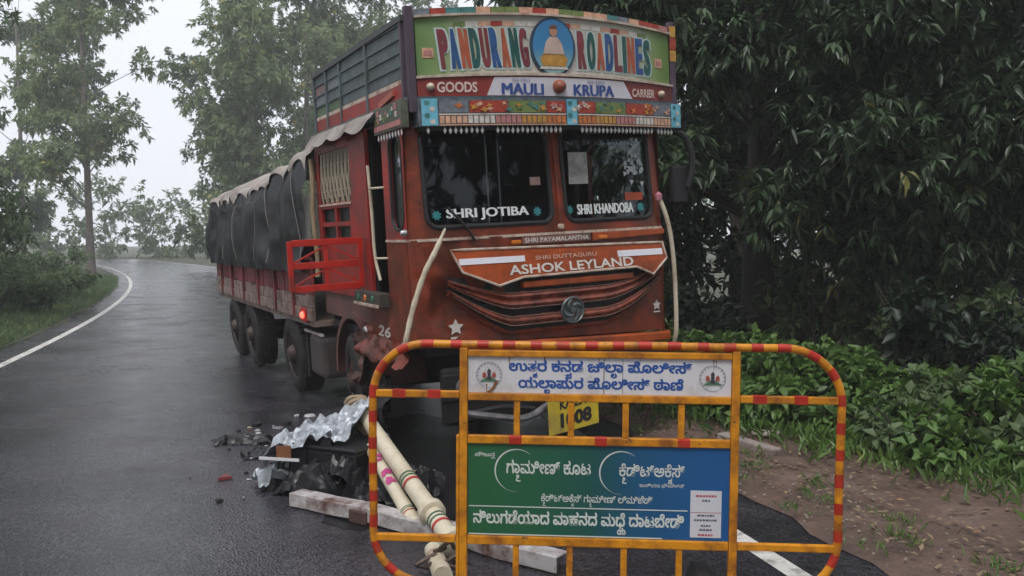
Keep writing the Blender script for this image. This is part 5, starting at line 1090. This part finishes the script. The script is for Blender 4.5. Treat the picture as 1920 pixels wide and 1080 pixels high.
tall(20, -0.5, 40, 10.0, 3.5, 'distant bushy tree behind the truck cab', 1300, MIDLEAF, 0.8, 0.26)
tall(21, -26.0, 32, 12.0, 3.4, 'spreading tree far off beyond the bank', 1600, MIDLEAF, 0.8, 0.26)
# unseen trees added around the camera to block sky light, mirrored in the glass
for sd_, x, y, h, lb in ((31, -9.5, 1.0, 11, 'added out-of-view shade tree left of the road, level with the barricade'), (32, -8.0, -7.0, 12, 'added out-of-view shade tree left of the road, behind the viewer'), (33, -0.5, -13.0, 12, 'added out-of-view shade tree at the road bend behind the viewer'), (34, 6.0, -8.0, 12, 'added out-of-view shade tree right of the road, behind the viewer'), (35, 8.5, 1.5, 11, 'added out-of-view shade tree right of the road, level with the barricade')):
    make_tree('shade_tree', lb, (x, y, 0.0), h, blobs(sd_, 26, 0, 0, 2.5, h * 1.1, 3.4, 3.4, 1.2, 2.0), (0.42, 0.17), DARKLEAF, BARK, sd_, 1700, 10, group='added shade trees out of view')
# distant wood closing the view
def wood(rng):
    a = rng.uniform(-1.0, 1.0); x = -22 + 70 * a; y = 92 - 0.008 * (x + 14) ** 2 + rng.normal(0, 3); return x, y
rng = np.random.default_rng(77); n_ = 1500; xy = np.array([wood(rng) for _ in range(n_)]); hgt = 4.5 + 3.5 * np.array([nz2(x, y, 0.16, 3) for x, y in xy]) + 2
cc = np.column_stack([xy, hgt * rng.uniform(0.02, 1.0, n_)]); a_ = rosettes(rng, cc, np.full(n_, 1.1), 9000, 9, 0.5, 0.22, (0.2, 1.0), 1.0, 0.2, 0.4)
o = link('distant_wood', leaf_mesh('distant_wood', *a_), MIDLEAF); kind(o, 'stuff'); o['label'] = 'distant green wood closing off the road'; o['category'] = 'wood'
# thicket under the dark trees on the right
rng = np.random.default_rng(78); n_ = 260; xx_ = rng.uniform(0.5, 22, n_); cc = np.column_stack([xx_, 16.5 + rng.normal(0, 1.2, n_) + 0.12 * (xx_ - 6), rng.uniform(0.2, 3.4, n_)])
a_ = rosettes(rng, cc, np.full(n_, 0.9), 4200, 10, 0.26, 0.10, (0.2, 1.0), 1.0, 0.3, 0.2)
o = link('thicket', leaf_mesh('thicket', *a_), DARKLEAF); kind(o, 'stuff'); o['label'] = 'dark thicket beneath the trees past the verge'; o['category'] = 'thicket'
# low bushes: bright herbs along the right verge, scrub on the left bank
def make_bush(name, label, base, h, r, leaf, mat, seed, n_cl, per, group, cat='shrub'):
    rng = np.random.default_rng(seed); rg = random.Random(seed); t = empty(name, base, 0, label, cat, group); sb = MB()
    for k in range(6):
        a = rg.random() * 6.283; e = Vector((r * 0.6 * math.cos(a), r * 0.6 * math.sin(a), h * rg.uniform(0.5, 0.85))); sb.tube(smoothpath([(0, 0, -0.05), e * 0.5 + Vector((0, 0, 0.1 * h)), e], 3), [0.014] * 4 + [0.008] * 3, 5)
    part(sb, 'stem', MATS['dark_bark'], t)
    bl = [(r * 0.55 * rg.uniform(-1, 1), r * 0.55 * rg.uniform(-1, 1), h * rg.uniform(0.25, 0.72), r * rg.uniform(0.4, 0.6), r * rg.uniform(0.4, 0.6), h * rg.uniform(0.22, 0.36)) for k in range(7)]
    a = rosettes(rng, [b[:3] for b in bl], [b[3:] for b in bl], n_cl, per, leaf[0], leaf[1], (0.3, 1.0), 1.0, 0.05, 0.06)
    link('leaves', leaf_mesh('leaves', *a), mat, t); return t
rg = random.Random(31)
VL = 'bright green leafy verge shrub at the edge of the red soil'
k = 0
for i in range(30):
    f = i / 29; x = 1.45 + 3.7 * f + rg.uniform(-0.1, 0.1); y = 10.4 - 5.9 * f + rg.uniform(-0.2, 0.3)
    for row in range(2):
        xx, yy_ = x + row * 0.55 + rg.uniform(-0.15, 0.15), y + row * 0.6; hh = rg.uniform(0.26, 0.55) + rg.uniform(0.1, 0.4) * row
        if not row and rg.random() > 0.86: continue
        lm_ = HERB if rg.random() < 0.8 else MIDLEAF; tone = 'bright' if lm_ is HERB else 'dull'
        wh = 'beside the truck front' if yy_ > 9 else ('behind the barricade' if yy_ > 7 else 'past the barricade end')
        lb_ = '%s green leafy shrub at the edge of the red soil %s' % (tone, wh) if row == 0 else 'taller %s green shrub behind the verge herbs %s' % (tone, wh)
        make_bush('verge_shrub', lb_, (xx, yy_, 0.08 + 0.12 * row), hh, rg.uniform(0.34, 0.5), (0.12, 0.075), lm_, 100 + k, 85, 7, ('%s front shrubs %s' if row == 0 else '%s second row shrubs %s') % (tone, wh)); k += 1
for i in range(44):
    x = 1.9 + 9.5 * rg.random(); y = max(12.0 - 1.25 * (x - 1.9), 5.5) + rg.uniform(0.0, 4.5)
    hh = rg.uniform(0.9, 1.7); lm_ = DARKLEAF if rg.random() < 0.6 else MIDLEAF; tone = 'dark' if lm_ is DARKLEAF else 'mid green'; sz = 'tall' if hh > 1.3 else 'low'
    make_bush('undergrowth_bush', '%s %s undergrowth bush beneath the mango trees' % (sz, tone), (x, y, 0.25), hh, rg.uniform(0.6, 0.9), (0.16, 0.08), lm_, 200 + i, 110, 8, '%s %s bushes beneath the mangoes' % (sz, tone), 'bush')
for i in range(34):
    y = 9 + 30 * (i + rg.random()) / 34; x = road_x(y) - ROADW - 1.2 - abs(rg.gauss(0, 2.2))
    hh = rg.uniform(0.6, 1.6); sz = 'tall' if hh > 1.1 else 'low'; wh = 'opposite the truck' if y < 20 else 'further along by the road bend'
    make_bush('bank_bush', '%s rounded bush on the grass bank %s' % (sz, wh), (x, y, 0.25), hh, rg.uniform(0.5, 1.0), (0.15, 0.075), MIDLEAF, 300 + i, 120, 8, '%s bank bushes %s' % (sz, wh), 'bush')
# grass on both verges, gravel and dead leaves on the soil
def scatter_blades(name, label, cat, fn, n, seed, L, W, mat):
    rng = np.random.default_rng(seed); P = np.array([fn(rng) for _ in range(n)]); d = unit(np.column_stack([rng.normal(0, 0.45, n), rng.normal(0, 0.45, n), np.full(n, 1.0)]))
    ups = unit(rng.normal(size=(n, 3))); sc = rng.uniform(0.5, 1.3, n)
    o = link(name, leaf_mesh(name, P, d, ups, L * sc, W * sc, 0.1, 0.25), mat); kind(o, 'stuff'); o['label'] = label; o['category'] = cat; return o
def gl(rng):
    y = rng.uniform(4, 42); x = road_x(y) - ROADW - 0.35 - abs(rng.normal(0, 2.6)); t = (road_x(y) - ROADW - 0.3 - x) / 16
    return (x, y, 0.9 * min(t * 2.2, 1) ** 1.5)
scatter_blades('grass', 'rough grass covering the bank across the road', 'grass', gl, 26000, 41, 0.26, 0.022, MIDLEAF)
def gr(rng):
    f = rng.random(); x = 1.25 + 3.7 * f + rng.normal(0.25, 0.35); y = 10.3 - 5.9 * f + rng.normal(0.3, 0.5); return (x, y, 0.05 + 0.05 * rng.random())
scatter_blades('grass', 'low weeds and grass under the verge shrubs', 'grass', gr, 14000, 42, 0.20, 0.028, HERB)
def edge_weeds(rng):
    y = rng.uniform(3.8, 9.5); c_ = math.floor(rng.uniform(0, 40)); x = road_x(y) + 0.75 + 0.35 * math.sin(c_ * 2.1) + rng.normal(0, 0.05); y = 3.8 + (c_ * 0.618 % 1) * 5.7 + rng.normal(0, 0.06); return (road_x(y) + 0.85 + 0.3 * math.sin(c_ * 2.1) + rng.normal(0, 0.05), y, 0.05)
scatter_blades('grass', 'scattered grass tufts on the red soil shoulder', 'grass', edge_weeds, 900, 44, 0.10, 0.010, HERB)
def leaf_litter(rng):
    f = rng.random(); y = 4.5 + 6 * f; x = road_x(y) + 0.7 + rng.random() * 2.0; return (x, y, 0.075 + 0.02 * rng.random())
rng = np.random.default_rng(43); n = 900; P = np.array([leaf_litter(rng) for _ in range(n)])
o = link('leaf_litter', leaf_mesh('leaf_litter', P, unit(np.column_stack([rng.normal(size=n), rng.normal(size=n), rng.normal(0, 0.15, n)])), np.tile([0, 0, 1.0], (n, 1)), 0.06, 0.03, 0.2, 0.0), leaf_mat('dry_leaf', (0.10, 0.07, 0.04), (0.32, 0.24, 0.15), 0.7, 0.1)); kind(o, 'stuff')
STONE = M('verge_stone', (0.26, 0.22, 0.20), 0.8, var=0.3, scale=9, bump=0.3)
q = MB(); rg = random.Random(51)
for k in range(520):
    y = rg.uniform(4.2, 10.5); x = road_x(y) + 0.5 + abs(rg.gauss(0, 0.9)); s_ = rg.uniform(0.004, 0.014); z = 0.052 + 0.04 * nz2(x, y, 0.9, 1)
    q.add([(x + s_ * c[0] * rg.uniform(0.7, 1.3), y + s_ * c[1] * rg.uniform(0.7, 1.3), z + s_ * c[2]) for c in ((1, 0, 0), (0, 1, 0), (-1, 0, 0), (0, -1, 0), (0, 0, 0.9))], [(0, 1, 4), (1, 2, 4), (2, 3, 4), (3, 0, 4)])
kind(q.build('gravel', STONE), 'stuff')
def rock(c, s, seed, label):
    rr_ = np.random.default_rng(seed); q = MB().lathe([(-0.5, 0.0), (-0.35, 0.6), (0.0, 0.9), (0.3, 0.7), (0.45, 0.0)], 9, 'z')
    q.v = [(x * s[0] * (1 + rr_.uniform(-0.2, 0.2)), y * s[1] * (1 + rr_.uniform(-0.2, 0.2)), z * s[2]) for x, y, z in q.v]
    o = q.build('stone', STONE, bevel=0.004); o.location = c; o.rotation_euler = (0, 0, seed); return tag(o, label, 'stone')
rock((2.32, 7.95, 0.10), (0.16, 0.07, 0.09), 3, 'pale flat stone half sunk in the red soil')
rock((2.62, 7.60, 0.09), (0.09, 0.06, 0.07), 5, 'small grey stone beside the pale flat stone')
kb = MB().box(-0.30, 0.30, -0.06, 0.06, -0.05, 0.075).build('concrete_edging', M('old_concrete', (0.30, 0.26, 0.24), 0.8, var=0.3, scale=8, bump=0.3, dirt=(0.16, 0.11, 0.09)), bevel=0.012)
kb.location = (2.05, 7.55, 0.06); kb.rotation_euler = (0, R(4), R(-52)); tag(kb, 'broken concrete edging strip lying in the red soil verge', 'edging')

HAZE = bpy.data.materials.new('rain_haze'); HAZE.use_nodes = True; n = HAZE.node_tree.nodes; n.remove(n['Principled BSDF'])
pv = n.new('ShaderNodeVolumePrincipled'); pv.inputs['Color'].default_value = (0.95, 0.97, 1.0, 1); pv.inputs['Density'].default_value = 0.0022
HAZE.node_tree.links.new(pv.outputs[0], n['Material Output'].inputs['Volume'])
kind(MB().box(-156, 156, -26, 226, -1.0, 34.0).build('haze', HAZE), 'stuff')
